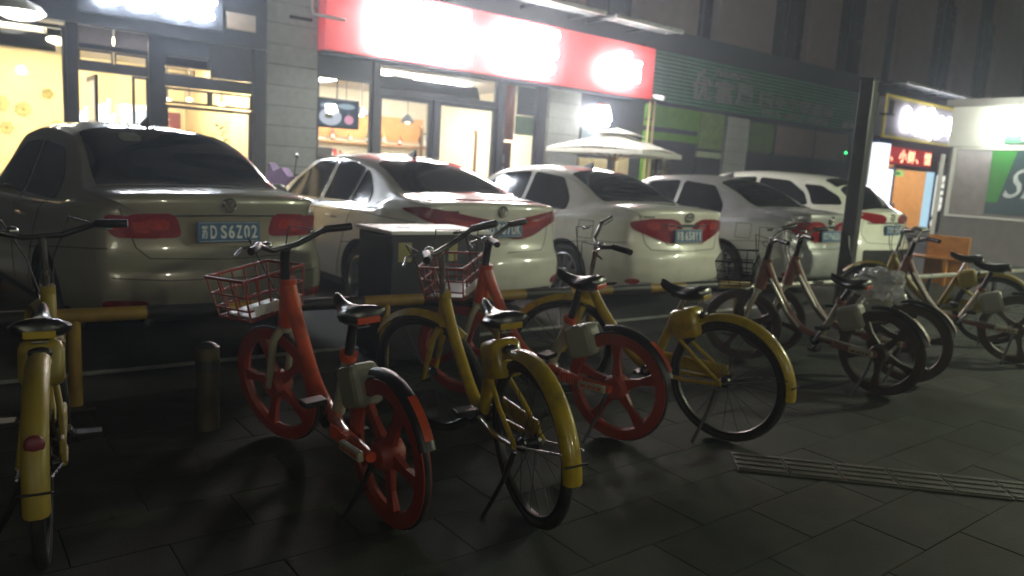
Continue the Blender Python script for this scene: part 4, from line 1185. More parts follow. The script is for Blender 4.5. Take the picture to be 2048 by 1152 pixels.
# car 1: broad dark gold saloon, nearest
S1 = sedan(.0, .0)
S1['W'] = [w + .02 for w in S1['W']]; S1['Wm'] = .90; S1['we'] = [w + .03 for w in S1['we']]
S1['zt'] = [z + d for z, d in zip(S1['zt'], (.02, .02, .02, .05, .09, .10, .10, .09, .06, .02, .02, .02, .02))]
S1['plate'] = '苏D S6Z02'; S1['emblem'] = ('round', 1.02); S1['plate_z'] = .84; S1['spokes'] = 10
S1['glass'] = [('rear_window', [(-.65, .66), (-.55, 1.40), (0, 1.46), (.55, 1.40), (.65, .66), (0, .60)], 'top')]
S1['glass'] += side('side_window', [(1.02, .99), (1.10, 1.14), (1.38, 1.35), (1.90, 1.40), (1.90, .985)]) + side('side_window', [(1.97, .98), (1.97, 1.40), (2.45, 1.37), (2.95, 1.13), (3.02, .98)])
S1['patches'] = both('tail_light', [(.06, .955), (.30, .965), (.33, .80), (.16, .80), (.07, .88)], m_lens)
S1['patches'] += both('lens_inner', [(.13, .925), (.26, .93), (.27, .85), (.17, .85)], m_lensb)
S1['patches'] += rear2('lens_inner', [(.50, .905), (.60, .91), (.58, .83), (.48, .83)], m_lensb)
S1['patches'] += rear2('boot_light', [(.45, .93), (.74, .95), (.70, .80), (.41, .795)], m_lens)
S1['patches'] += [('plate_panel', [(-.36, .935), (.36, .935), (.29, .74), (-.29, .74)], 'rear', mat('plate_recess_gold', (.22, .19, .13), .5, var=.05))]
S1['patches'] += rear2('bumper_reflector', [(.52, .40), (.76, .41), (.76, .35), (.52, .345)], m_lens)
S1['patches'] += [('valance', [(-.66, .31), (.66, .31), (.60, .215), (-.60, .215)], 'rear', m_valance)]
S1['lines'] = [('boot_gap', [(-.66, 1.0), (-.57, .74), (-.50, .67), (0, .655), (.50, .67), (.57, .74), (.66, 1.0)], 'rear'), ('bumper_gap', [(1.38, .62), (.95, .67), (.50, .71), (.20, .73)], 'left'),
               ('bumper_step', [(-.72, .55), (-.4, .53), (.4, .53), (.72, .55)], 'rear')]
S1['lines'] += lr('door_gap', [(1.93, .97), (1.93, .30)]) + lr('door_gap', [(1.14, .97), (1.28, .75), (1.46, .40), (1.48, .30)])
S1['patches'] += [('window_sticker', [(-.34, 1.12), (-.19, 1.12), (-.19, 1.24), (-.34, 1.24)], 'top', mat('pale_sticker', (.16, .17, .11), .6))]
S1['trims'] = [('boot_edge', [(-.40, .945), (0, .95), (.40, .945)], 'rear', .006, m_dark)]

# car 2: curvier saloon with long boomerang lamps and bright window surround
S2 = sedan(.01, .02)
S2['zt'] = [1.085, 1.115, 1.135, 1.21, 1.335, 1.42, 1.475, 1.45, 1.29, 1.08, .96, .84, .74]
S2['plate'] = '苏D S07UK'; S2['emblem'] = ('round', 1.01); S2['plate_z'] = .86; S2['brighttrim'] = True; S2['spokes'] = 7
S2['glass'] = [('rear_window', [(-.60, .68), (-.50, 1.42), (0, 1.50), (.50, 1.42), (.60, .68), (0, .62)], 'top')]
S2['glass'] += side('quarter_window', [(1.05, 1.01), (1.10, 1.10), (1.33, 1.27), (1.42, 1.30), (1.42, 1.0)]) + side('side_window', [(1.46, .995), (1.46, 1.31), (1.70, 1.365), (2.02, 1.385), (2.02, .985)]) + side('side_window', [(2.09, .98), (2.09, 1.385), (2.5, 1.36), (2.98, 1.12), (3.05, .98)])
S2['patches'] = both('tail_light', [(-.26, 1.00), (0.0, 1.03), (.20, 1.00), (.40, .955), (.56, .92), (.58, .81), (.44, .765), (.28, .79), (.08, .89), (-.12, .965)], m_lens)
S2['patches'] += both('lens_inner', [(.10, .965), (.36, .925), (.52, .88), (.40, .85), (.22, .88)], m_lensb)
S2['patches'] += [('plate_panel', [(-.36, .935), (.36, .935), (.30, .76), (-.30, .76)], 'rear', mat('plate_recess_w', (.42, .40, .34), .5, var=.05))]
S2['patches'] += rear2('bumper_reflector', [(.62, .42), (.78, .45), (.76, .36), (.62, .36)], m_lens)
S2['patches'] += [('valance', [(-.66, .33), (.66, .33), (.60, .215), (-.60, .215)], 'rear', m_valance)]
S2['lines'] = [('boot_gap', [(-.62, 1.02), (-.56, .74), (-.50, .67), (0, .655), (.50, .67), (.56, .74), (.62, 1.02)], 'rear'), ('bumper_gap', [(1.38, .62), (.95, .67), (.50, .73), (.22, .76)], 'left'),
               ('crease', [(.25, .90), (1.0, .93), (2.0, .90), (3.2, .86)], 'left')]
S2['lines'] += lr('door_gap', [(2.05, .97), (2.05, .30)]) + lr('door_gap', [(1.22, .97), (1.32, .75), (1.46, .40), (1.48, .30)])
S2['trims'] = [('badge', [(-.58, 1.0), (-.42, 1.0)], 'rear', .008, m_chrome), ('boot_lip', [(-.60, 1.085), (-.3, 1.095), (.3, 1.095), (.60, 1.085)], 'rear', .010, m_lens)]

# car 5: pale crossover with black rear roof pillar
S5 = dict(y=[.10, .30, .50, .75, 1.05, 1.5, 2.1, 2.7, 3.1, 3.5, 4.0, 4.3, 4.45],
    zb=[.28, .24, .23, .22, .22, .22, .22, .22, .22, .22, .22, .24, .28],
    W=[.80, .86, .89, .91, .915, .915, .91, .91, .905, .90, .88, .82, .74],
    zs=[1.04, 1.05, 1.05, 1.045, 1.03, 1.01, .99, .98, .97, .96, .92, .82, .72],
    we=[.62, .64, .60, .58, .58, .585, .595, .60, .63, .68, .66, .60, .52],
    dr=[.04, .05, .07, .08, .085, .085, .08, .08, .08, .05, .04, .04, .04],
    zt=[1.11, 1.20, 1.36, 1.50, 1.565, 1.60, 1.62, 1.57, 1.40, 1.12, 1.04, .92, .80],
    rear=[(.2, .12), (.30, .04), (.42, -.01), (.56, -.02), (.66, .0), (.78, .05), (.92, .06), (1.03, .05), (1.12, .06), (1.6, .1)],
    rw=.335, Wm=.915, axles=(1.0, 3.6), plate_z=.84, emblem=('oval', 1.02), handles=(1.7, 2.7), handle_z=.92, mirror=(3.05, 1.03), plate='苏D K2890', spokes=10,
    glass=[('rear_window', [(-.56, .26), (-.52, .66), (0, .72), (.52, .66), (.56, .26), (0, .22)], 'top')]
        + side('side_window', [(.98, 1.13), (1.10, 1.30), (1.40, 1.47), (1.90, 1.50), (1.90, 1.06)]) + side('side_window', [(1.97, 1.05), (1.97, 1.505), (2.5, 1.47), (3.0, 1.22), (3.08, 1.02)])
        + side('roof_pillar_panel', [(.50, 1.16), (.60, 1.28), (.88, 1.42), (1.16, 1.43), (1.03, 1.30), (.92, 1.14)]),
    patches=[('tail_light', [(-.30, 1.02), (.0, 1.075), (.30, 1.06), (.42, 1.02), (.40, .94), (.22, .92), (.0, .99)], 'diagL', m_lens), ('tail_light', [(-.30, 1.02), (.0, 1.075), (.30, 1.06), (.42, 1.02), (.40, .94), (.22, .92), (.0, .99)], 'diagR', m_lens),
        ('lamp_insert', [(.14, 1.04), (.36, 1.03), (.34, .965), (.20, .95)], 'diagL', m_clear),
        ('valance', [(-.70, .56), (.70, .56), (.64, .26), (-.64, .26)], 'rear', m_valance),
        ('spoiler', [(-.54, .70), (-.50, .92), (.50, .92), (.54, .70)], 'top', m_carglass)],
    lines=[('tailgate_gap', [(-.64, 1.06), (-.68, .80), (-.62, .66), (0, .64), (.62, .66), (.68, .80), (.64, 1.06)], 'rear'), ('bumper_gap', [(1.35, .66), (.9, .72), (.5, .76)], 'left')]
        + lr('door_gap', [(1.93, 1.05), (1.93, .34)]) + lr('door_gap', [(1.10, 1.10), (1.30, .80), (1.46, .40)]),
    trims=[('plate_lip', [(-.30, .935), (0, .94), (.30, .935)], 'rear', .012, m_dark), ('model_badge', [(-.58, .93), (-.40, .93)], 'rear', .008, m_dark)])

G = 'cars parked along the striped barrier'
car1 = make_car('parked_car', S1, paint('gold_paint', (.29, .27, .21), .2), 'dull gold saloon with fin aerial, nearest of the row at the left edge', (1.60, 5.17, 0), math.radians(7), G)
car2 = make_car('parked_car', S2, paint('cream_paint', (.66, .65, .58), .0), 'cream saloon with bright window surround and long boomerang tail lamps behind the black cabinet', (3.88, 5.12, 0), math.radians(0), G)
car3 = make_car('parked_car', saloon_b('苏B 658Y1'), paint('ivory_paint', (.72, .70, .62), .0), 'ivory saloon with wedge tail lamps, third car from the left', (6.25, 5.03, 0), math.radians(0), G)
car4 = make_car('parked_car', saloon_b('苏D P6031'), paint('silver_paint', (.52, .53, .53), .4), 'silver saloon with wedge tail lamps half hidden by the dark post', (8.72, 4.85, 0), math.radians(0), G)
car5 = make_car('parked_car', S5, paint('pearl_paint', (.78, .79, .70), .0), 'pale crossover with black rear pillar, last of the row right of the post', (10.98, 5.18, 0), math.radians(1), G)

# ------------------------------------------------------------------ bicycles
m_orange = mat('orange_red_paint', (.50, .070, .020), .36, var=.12, scale=8, coat=.5, dirt=((.11, .05, .03), 13, .8))
m_orangew = mat('orange_wheel', (.26, .036, .022), .5, var=.2, scale=8, dirt=((.12, .06, .04), 7, .7))
m_rust = mat('dirty_orange_paint', (.20, .075, .05), .5, var=.25, scale=8, dirt=((.20, .18, .14), 6, .8))
m_rustw = mat('dirty_orange_wheel', (.05, .03, .024), .6, var=.3, scale=9, dirt=((.07, .06, .05), 7, .8))
m_cream2 = mat('grey_alloy_tube', (.36, .34, .25), .45, metal=.2, var=.1)
m_yel = mat('bike_yellow_paint', (.40, .285, .016), .34, var=.1, scale=8, coat=.5, dirt=((.10, .08, .02), 14, .8))
m_yel2 = mat('faded_yellow_paint', (.27, .20, .03), .45, var=.2, scale=8, dirt=((.14, .11, .04), 8, .7))
m_saddle = mat('saddle_vinyl', (.014, .014, .015), .30, var=.2, spec=.6)
m_lever = mat('brushed_steel', (.45, .45, .46), .28, metal=1.0, var=.1)
m_bag = mat('thin_plastic_film', (.72, .74, .74), .25, var=.15, scale=12)
_nt = m_bag.node_tree; _b = _nt.nodes['Principled BSDF']; _o = _nt.nodes['Material Output']
_t = _nt.nodes.new('ShaderNodeBsdfTransparent'); _x = _nt.nodes.new('ShaderNodeMixShader'); _x.inputs[0].default_value = .62
_nt.links.new(_t.outputs[0], _x.inputs[1]); _nt.links.new(_b.outputs[0], _x.inputs[2]); _nt.links.new(_x.outputs[0], _o.inputs['Surface'])

def ring_pts(r, n=40, c=(0, 0, 0)): return [(c[0], c[1] + r * math.cos(2 * PI * k / n), c[2] + r * math.sin(2 * PI * k / n)) for k in range(n)]

def wheel_cast(r, rimm, parent, Mx):
    w = MB().tube(ring_pts(r - .012), .012, 8, closed=True).mesh('wheel')
    o = mk('wheel', w, m_rubber, parent, 60); o.matrix_local = Mx
    MB().lathe([(r - .010, -.017), (r - .062, -.021), (r - .072, 0), (r - .062, .021), (r - .010, .017), (r - .010, -.017)], 44).build('rim', rimm, o, 50)
    for k in range(5):
        a = 2 * PI * k / 5 + .3; T = Matrix.Rotation(a, 4, 'X')
        MB().add([T @ Vector(p) for p in ((-.014, -.030, .03), (.014, -.030, .03), (.014, .030, .03), (-.014, .030, .03), (-.011, -.017, r * .5), (.011, -.017, r * .5), (.011, .017, r * .5), (-.011, .017, r * .5), (-.014, -.030, r - .062), (.014, -.030, r - .062), (.014, .030, r - .062), (-.014, .030, r - .062))],
                 [(0, 1, 5, 4), (1, 2, 6, 5), (2, 3, 7, 6), (3, 0, 4, 7), (4, 5, 9, 8), (5, 6, 10, 9), (6, 7, 11, 10), (7, 4, 8, 11), (0, 3, 2, 1), (8, 9, 10, 11)]).build('spoke', rimm, o)
    MB().lathe([(0, -.05), (.05, -.05), (.065, -.03), (.065, .03), (.05, .05), (0, .05)], 20).build('hub', rimm, o, 40)
    return o

def wheel_wire(r, parent, Mx):
    w = MB().tube(ring_pts(r - .019, 44), .019, 8, closed=True).mesh('wheel')
    o = mk('wheel', w, m_rubber, parent, 60); o.matrix_local = Mx
    MB().lathe([(r - .034, -.012), (r - .050, -.012), (r - .054, 0), (r - .050, .012), (r - .034, .012), (r - .034, -.012)], 44).build('rim', m_blackp, o, 50)
    sp = MB()
    for k in range(20):
        a = 2 * PI * k / 20; s = .025 if k % 2 else -.025
        b = a + (.35 if k % 4 < 2 else -.35)
        sp.tube([(s, .025 * math.cos(b), .025 * math.sin(b)), (0, (r - .05) * math.cos(a), (r - .05) * math.sin(a))], .0016, 4)
    tag(sp.build('spokes', m_dark, o), kind='stuff')
    MB().lathe([(0, -.05), (.018, -.05), (.03, -.03), (.022, -.02), (.022, .02), (.03, .03), (.018, .05), (0, .05)], 16).build('hub', m_blackp, o, 40)
    return o

def saddle(parent, c, tagm, tilt=0.0):
    secs = []
    for (y, w, top, th) in ((-.115, .055, .020, .035), (-.10, .085, .030, .050), (-.05, .095, .022, .06), (0, .075, .010, .055), (.05, .042, .006, .045), (.10, .026, .014, .04), (.14, .022, .030, .035), (.155, .012, .030, .02)):
        ring = []
        for k in range(14):
            a = 2 * PI * k / 14
            x = w * math.cos(a); z = top + (.018 * math.sin(a) if math.sin(a) > 0 else th * math.sin(a)) - .012 * (x / max(w, .01))**2
            ring.append(Vector((x, y, z)))
        secs.append(ring)
    mb = MB(); vs = [p for r_ in secs for p in r_]; n = 14; fs = []
    for i in range(len(secs) - 1):
        for k in range(n): fs.append((i * n + k, i * n + (k + 1) % n, (i + 1) * n + (k + 1) % n, (i + 1) * n + k))
    fs += [tuple(range(n - 1, -1, -1)), tuple((len(secs) - 1) * n + k for k in range(n))]
    o = mb.add(vs, fs).build('saddle', m_saddle, parent, 50); o.location = c; o.rotation_euler = (tilt, 0, 0)
    MB().bbox(-.048, .048, -.122, -.108, -.018, .008, .004).build('reflector_label', tagm, o)
    MB().tube([(-.022, .08, -.03), (-.022, -.08, -.04), (.022, -.08, -.04), (.022, .08, -.03)], .004, 6).build('rails', m_lever, o)
    return o

def steer(a, piv=(0, .90, .6)):
    ax = Vector((0, -.30, .95)).normalized()
    return Matrix.Translation(piv) @ Matrix.Rotation(a, 4, ax) @ Matrix.Translation(-Vector(piv))

def handlebar(parent, St, top, gripm=None, rise=.05, back=.13, w=.255, bell=True):
    y, z = top
    b = MB().tube([(-w, y - back, z + rise), (-w * .72, y - back * .5, z + rise), (-.07, y, z), (.07, y, z), (w * .72, y - back * .5, z + rise), (w, y - back, z + rise)], .0125, 10, M=St).build('handlebar', m_blackp, parent, 60)
    for s in (-1, 1):
        MB().tube([(s * w * .70, y - back * .47, z + rise), (s * w * .98, y - back * .97, z + rise), (s * (w + .02), y - back * 1.05, z + rise)], [.017, .018, .017], 10, M=St).build('grip', gripm or m_blackp, b, 60)
        MB().tube([(s * w * .66, y + .01, z + rise - .012), (s * w * .72, y + .05, z + rise - .02), (s * w * .98, y + .015, z + rise - .035)], [.006, .008, .006], 6, M=St).build('brake_lever', m_lever, b, 60)
        MB().tube([(s * w * .64, y - .005, z + rise), (s * w * .45, y + .10, z + rise + .02), (s * .05, y + .10, z - .10), (s * .02, y + .06, z - .25)], .0035, 6, M=St).build('cable', m_blackp, b)
    if bell:
        MB().ball(St @ Vector((-.10, y - .01, z + .03)), .022, 1, 1, .8).build('bell', m_lever, b, 60)
    return b

def crank(parent, c, a, r=.15):
    g = MB().lathe([(0, -.06), (.035, -.06), (.035, .06), (0, .06)], 16, M=Matrix.Translation(c)).build('crank', m_blackp, parent, 40)
    for s in (-1, 1):
        q = a + (PI if s > 0 else 0)
        e = Vector(c) + Vector((s * .085, r * math.cos(q), r * math.sin(q)))
        MB().tube([Vector(c) + Vector((s * .065, 0, 0)), e], [.014, .011], 8).build('crank_arm', m_lever, g)
        MB().bbox(-.045, .045, -.035, .035, -.012, .012, .004, M=Matrix.Translation(e + Vector((s * .05, 0, 0)))).build('pedal', m_blackp, g)
    return g

def stand(parent, y=.03, z=.26):
    return MB().tube([(-.05, y, z), (-.09, y + .02, z * .6), (-.17, y + .06, .012)], [.011, .010, .009], 8).build('kickstand', m_blackp, parent)

def basket(parent, St, c, m, w=.17, d=.12, h=.19, panel=True):
    x, y, z = c
    def ringz(zz, k): return [(-w * k, y - d * k, zz), (w * k, y - d * k, zz), (w * k, y + d * k * 1.25, zz), (-w * k, y + d * k * 1.25, zz)]
    mb = MB()
    for zz, k, r_ in ((z + h, 1.0, .008), (z + h * .6, .95, .005), (z + h * .25, .90, .005), (z, .86, .007)): mb.tube(ringz(zz, k), r_, 6, M=St, closed=True)
    A, B = ringz(z + h, 1.0), ringz(z, .86)
    for i in range(4):
        for t in ((0, .2, .4, .6, .8) if i in (0, 2) else (0, .33, .66)):
            p = Vector(A[i]).lerp(Vector(A[(i + 1) % 4]), t); q = Vector(B[i]).lerp(Vector(B[(i + 1) % 4]), t)
            mb.tube([p, q], .0045, 6, M=St)
    for t in (.2, .4, .6, .8): mb.tube([Vector(B[0]).lerp(Vector(B[1]), t), Vector(B[3]).lerp(Vector(B[2]), t)], .0045, 6, M=St)
    o = mb.build('basket', m, parent)
    if panel:
        MB().box(-w * .75, w * .75, y - d * .9 - .008, y - d * .9 - .004, z + .02, z + h * .34, M=St).build('basket_plate', m_white, o)
        MB().box(-w * .75, w * .75, y - d * .75, y + d * .9, z + .008, z + .014, M=St).build('basket_floor', m_white, o)
    return o

def shaft_bike(label, loc, rz, lean, st, mf, mw, mtube, bask, group, sad=.80, roll=0.0, mstrip=None):
    b = thing('shared_bicycle', label, 'bicycle', loc, rz, group, ry=lean)
    r = .292; St = steer(st)
    wheel_cast(r, mw, b, Matrix.Translation((0, 0, r)) @ Matrix.Rotation(roll, 4, 'X'))
    fw = wheel_cast(r, mw, b, St @ Matrix.Translation((0, 1.05, r)) @ Matrix.Rotation(roll + .5, 4, 'X'))
    path = chaikin([(0, .885, .80), (0, .82, .66), (0, .66, .41), (0, .56, .34), (-.02, .42, .315), (-.06, .25, .305), (-.068, .0, .292)], 2, closed=False)
    n = len(path)
    fr_ = MB().tube(path, [.036 - .012 * (i / n) for i in range(n)], 12, flat=.85).build('frame', mf, b, 60)
    MB().tube([(0, .930, .60), (0, .882, .83)], [.042, .036], 14).build('head_tube', mf, fr_, 60)
    for k in range(9):
        t = k / 8; p = Vector((-.062, .30 - .13 * t, .308 - .006 * t))
        MB().bbox(-.013, .004, -.004, .004, -.028, .028, .002, M=Matrix.Translation(p + Vector((-.018, 0, 0)))).build('rib', mf, fr_)
    MB().bbox(-.118, -.094, .01, .17, .278, .318, .006).build('arm_cover', m_cream2, fr_)
    for k, (y0, y1) in enumerate(((.03, .05), (.06, .075), (.085, .11), (.12, .15))): MB().box(-.1205, -.1185, y0, y1, .291, .305).build('arm_print', mf, fr_)
    if mstrip:
        for pts in ([(-.034, .83, .69), (-.033, .68, .46), (-.030, .58, .365)], [(-.05, .40, .335), (-.078, .20, .325), (-.085, .06, .31)]):
            MB().tube(pts, .010, 6).build('silver_strip', mstrip, fr_)
    stb = MB().tube([(0, .42, .33), (0, .30, .60)], [.028, .024], 12).build('seat_tube', mtube, b, 60)
    MB().tube([(0, .308, .585), (0, .297, .612)], .036, 12).build('clamp', mf, stb, 60)
    MB().tube([(0, .30, .60), (0, .25, sad - .045)], [.019, .019], 10).build('seat_post', m_blackp, stb, 60)
    saddle(b, (0, .235, sad), m_orange, .04)
    MB().bbox(-.06, .06, -.085, .085, -.085, .085, .028, M=Matrix.Translation((0, .215, .50)) @ Matrix.Rotation(-.35, 4, 'X')).build('lock_box', mat('grey_lock_case', (.24, .24, .19), .5), b)
    fe = MB(); fp = []; 
    vs = []; fs = []; NA = 15
    for i in range(NA):
        a = math.radians(75 + 85 * i / (NA - 1)); rr = r + .028
        for (x, dz) in ((-.034, -.018), (-.022, 0), (0, .006), (.022, 0), (.034, -.018)): vs.append((x, -(-1) * math.cos(a) * (rr + dz), r + math.sin(a) * (rr + dz)))
    for i in range(NA - 1):
        for k in range(4): fs.append((i * 5 + k, i * 5 + k + 1, i * 5 + 6 + k, i * 5 + 5 + k))
    fd_ = fe.add(vs, fs).build('rear_fender', m_blackp, b, 60)
    vs2 = []
    for i in range(8, 14):
        a = math.radians(75 + 85 * i / (NA - 1)); rr = r + .038
        for x in (-.017, .017): vs2.append((x, math.cos(a) * rr, r + math.sin(a) * rr))
    MB().add(vs2, [(2 * i, 2 * i + 1, 2 * i + 3, 2 * i + 2) for i in range(5)]).build('fender_strip', mf, fd_)
    fk = MB().tube([(0, .935, .60), (0, .942, .575)], .030, 12, M=St).build('fork', mtube, b, 60)
    for s in (-1, 1): MB().tube([(s * .02, .940, .585), (s * .052, .960, .54), (s * .055, 1.05, r)], [.020, .019, .014], 10, M=St).build('fork_leg', mtube, fk, 60)
    MB().tube([(0, .882, .83), (0, .862, .93), (0, .850, .965)], [.022, .022, .022], 12, M=St).build('stem', m_blackp, b, 60)
    handlebar(b, St, (.850, .975))
    if bask: basket(b, St, (0, 1.075, .655), bask, panel=bask is not m_blackp)
    crank(b, (0, .44, .30), 2.2); stand(b)
    return b

def chain_bike(label, loc, rz, lean, st, my_, group, sad=.80, refl=False):
    b = thing('shared_bicycle', label, 'bicycle', loc, rz, group, ry=lean)
    r = .328; St = steer(st)
    wheel_wire(r, b, Matrix.Translation((0, 0, r)))
    wheel_wire(r, b, St @ Matrix.Translation((0, 1.06, r)))
    path = chaikin([(0, .885, .74), (0, .80, .60), (0, .64, .42), (0, .53, .33), (0, .45, .30)], 2, closed=False)
    fr_ = MB().tube(path, .030, 12, flat=.9).build('frame', my_, b, 60)
    MB().tube([(0, .920, .60), (0, .875, .78)], [.030, .028], 12).build('head_tube', my_, fr_, 60)
    MB().tube([(0, .45, .29), (0, .345, .56), (0, .32, .63)], [.026, .024, .024], 12).build('seat_tube', my_, fr_, 60)
    for s in (-1, 1):
        MB().tube([(s * .03, .32, .56), (s * .055, .16, .44), (s * .062, 0, r)], .011, 8).build('seat_stay', my_, fr_, 60)
        MB().tube([(s * .03, .43, .30), (s * .06, .20, .305), (s * .062, 0, r)], .012, 8).build('chain_stay', my_, fr_, 60)
    MB().bbox(.048, .066, .02, .46, .325, .40, .012).build('chain_guard', my_, fr_)
    hs = MB().bbox(-.068, .068, -.075, .085, -.085, .075, .03, M=Matrix.Translation((0, .235, .615)) @ Matrix.Rotation(-.30, 4, 'X')).build('lock_housing', my_, b, 50)
    MB().ball((0, .15, .665), .034, 1.1, .5, .65).build('lock_button', m_blackp, hs, 60)
    MB().tube([(0, .325, .60), (0, .272, sad - .045)], .0145, 10).build('seat_post', m_lever, b, 60)
    saddle(b, (0, .255, sad), m_yel, .04)
    vs = []; fs = []; NA = 26
    for i in range(NA):
        a = math.radians(62 + 122 * i / (NA - 1)); rr = r + .034
        for (x, dz) in ((-.036, -.030), (-.030, -.008), (-.015, .004), (.015, .004), (.030, -.008), (.036, -.030)): vs.append((x, math.cos(a) * (rr + dz), r + math.sin(a) * (rr + dz)))
    for i in range(NA - 1):
        for k in range(5): fs.append((i * 6 + k, i * 6 + k + 1, i * 6 + 7 + k, i * 6 + 6 + k))
    fd_ = MB().add(vs, fs).build('rear_fender', my_, b, 60)
    for s in (-1, 1):
        a = math.radians(165); MB().tube([(s * .06, 0, r), (s * .044, math.cos(a) * (r + .02), r + math.sin(a) * (r + .02))], .004, 6).build('fender_stay', m_lever, fd_)
    a = math.radians(172)
    MB().bbox(-.046, .046, -.004, .004, -.003, .003, .001, M=Matrix.Translation((0, math.cos(a) * (r + .039), r + math.sin(a) * (r + .039)))).build('fender_mark', m_blackp, fd_)
    a = math.radians(150)
    if refl: MB().ball((0, math.cos(a) * (r + .036), r + math.sin(a) * (r + .036)), .028, 1, .5, 1).build('rear_reflector', m_maroon, fd_, 60)
    vs = []; fs = []
    for i in range(14):
        a = math.radians(40 + 100 * i / 13); rr = r + .030
        for (x, dz) in ((-.036, -.02), (0, .004), (.036, -.02)): vs.append(St @ Vector((x, 1.06 + math.cos(a) * (rr + dz), r + math.sin(a) * (rr + dz))))
    for i in range(13):
        for k in range(2): fs.append((i * 3 + k, i * 3 + k + 1, i * 3 + 4 + k, i * 3 + 3 + k))
    MB().add(vs, fs).build('front_fender', my_, b, 60)
    fk = MB().tube([(0, .923, .60), (0, .93, .575)], .026, 12, M=St).build('fork', my_, b, 60)
    for s in (-1, 1): MB().tube([(s * .02, .93, .70 - .11), (s * .048, .952, .55), (s * .052, 1.06, r)], [.017, .016, .011], 10, M=St).build('fork_leg', my_, fk, 60)
    MB().tube([(0, .876, .77), (0, .845, .92), (0, .835, .985)], .0145, 12, M=St).build('stem', m_lever, b, 60)
    handlebar(b, St, (.835, .99), rise=.045, back=.13, w=.27)
    crank(b, (0, .45, .30), 2.6); stand(b, z=.29)
    return b

R_ = math.radians
GB = 'shared bicycles standing at the barrier'
shaft_bike('orange bicycle with red wire basket, nearest of the two orange ones', (1.33, 2.38, 0), R_(1), R_(-4), R_(18), m_orange, m_orangew, m_cream2, m_orangew, GB, sad=.79, roll=.2)
chain_bike('yellow bicycle in front centre between the two orange bicycles', (1.81, 2.12, 0), R_(-12), R_(-5), R_(36), m_yel, GB, sad=.775)
shaft_bike('orange bicycle before the third car, right one of the two orange ones', (2.79, 2.63, 0), R_(15), R_(-4), R_(22), m_orange, m_orangew, m_cream2, m_orangew, GB, sad=.815, roll=.9)
chain_bike('yellow bicycle seen side-on right of the orange pair', (3.31, 2.34, 0), R_(13), R_(-4), R_(45), m_yel, GB, sad=.775)
shaft_bike('grimy rust coloured bicycle with dark basket nearest the dark post', (5.06, 2.38, 0), R_(4), R_(-4), R_(25), m_rust, m_rustw, m_cream2, m_blackp, GB, sad=.735, roll=.4, mstrip=m_galv)
b7 = shaft_bike('grimy bicycle with a clear plastic bag over its saddle', (5.60, 2.45, 0), R_(10), R_(-3), R_(10), m_rust, m_rustw, m_cream2, None, GB, sad=.735, roll=1.0, mstrip=m_galv)
shaft_bike('brownish bicycle with raised handlebar in front of the orange bench', (7.22, 2.30, 0), R_(22), R_(-4), R_(12), m_rust, m_rustw, m_cream2, None, GB, sad=.80, roll=.1, mstrip=m_galv)
chain_bike('dull yellow bicycle with shining saddle at the right edge', (7.9, 2.75, 0), R_(24), R_(-4), R_(-10), m_yel2, GB, sad=.80)
chain_bike('dirty yellow bicycle cut off by the left edge', (.24, 2.74, 0), R_(-8), R_(0), R_(12), m_yel2, GB, sad=.74, refl=True)
chain_bike('small distant bicycle parked before the bright eatery', (27.6, 11.2, .13), R_(80), R_(-4), R_(5), m_yel2, 'bicycle by the eatery', sad=.80)
# crumpled clear bag pulled over a saddle
bag = thing('plastic_bag', 'crumpled clear plastic bag pulled over a bicycle saddle', 'bag', (5.60, 2.45, 0), R_(10), ry=R_(-3))
bm = bmesh.new(); bmesh.ops.create_icosphere(bm, subdivisions=4, radius=.13)
from mathutils import noise as mnoise
for v in bm.verts:
    d = v.co.normalized()
    k = .92 + .38 * mnoise.noise(d * 2.6 + Vector((3, 1, 7))) + .30 * abs(mnoise.noise(d * 5)) + .10 * mnoise.noise(d * 13)
    v.co = Vector((d.x * .125 * k, d.y * .165 * k, d.z * .095 * k - (.06 * max(0, -d.z) if d.z < 0 else 0)))
MB().bm(bm, Matrix.Translation((0, .235, .725))).build('film', m_bag, bag, 25)
bm = bmesh.new(); bmesh.ops.create_icosphere(bm, subdivisions=3, radius=.05)
for v in bm.verts: v.co *= 1 + .5 * mnoise.noise(v.co * 30)
MB().bm(bm, Matrix.Translation((.02, .09, .60))).build('knot', m_bag, bag, 60)

# ------------------------------------------------------------------ striped barrier along the bays
def barrier(label, A, B, seg, mats, post_step, rad, name, group=None, mpost=None):
    A, B = Vector(A), Vector(B)
    t = thing(name, label, 'barrier', (A.x, A.y, 0), group=group)
    d = B - A; L = d.length; n = int(L / seg); o0 = Vector((A.x, A.y, 0))
    for k in range(n):
        a, b = A + d * (k / n) - o0, A + d * ((k + 1) / n) - o0
        MB().tube([a, b], rad, 14, caps=True).build('rail_sleeve', mats[k % len(mats)], t, 50)
    k = 0; s = 1.75
    while s < L:
        p = A + d * (s / L) - o0
        MB().tube([(p.x, p.y, 0), (p.x, p.y, p.z + .03)], rad * .85, 12).build('post', mpost or mats[0], t, 50)
        MB().bbox(p.x - .08, p.x + .08, p.y - .08, p.y + .08, 0.001, .012, .003).build('base_plate', mats[-1], t)
        s += post_step; k += 1
    return t
barrier('yellow and black striped steel barrier rail in front of the parked cars', (-1.2, 4.47, .50), (5.9, 4.07, .47), .40, (m_railyellow, m_railblack), 1.75, .038, 'striped_barrier')
barrier('plain pale steel rail running right from the dark post', (6.0, 4.18, .41), (13.0, 3.86, .40), 1.75, (m_galv,), 1.75, .026, 'steel_rail', mpost=m_dark)
bo = thing('bollard', 'short dirty yellow bollard beside the nearest orange bicycle', 'bollard', (1.04, 3.75, 0))
MB().tube([(0, 0, 0), (0, 0, .42)], .055, 16).build('post', mat('grimy_yellow', (.055, .04, .015), .6, var=.3, dirt=((.06, .05, .03), 9, .9)), bo, 50)
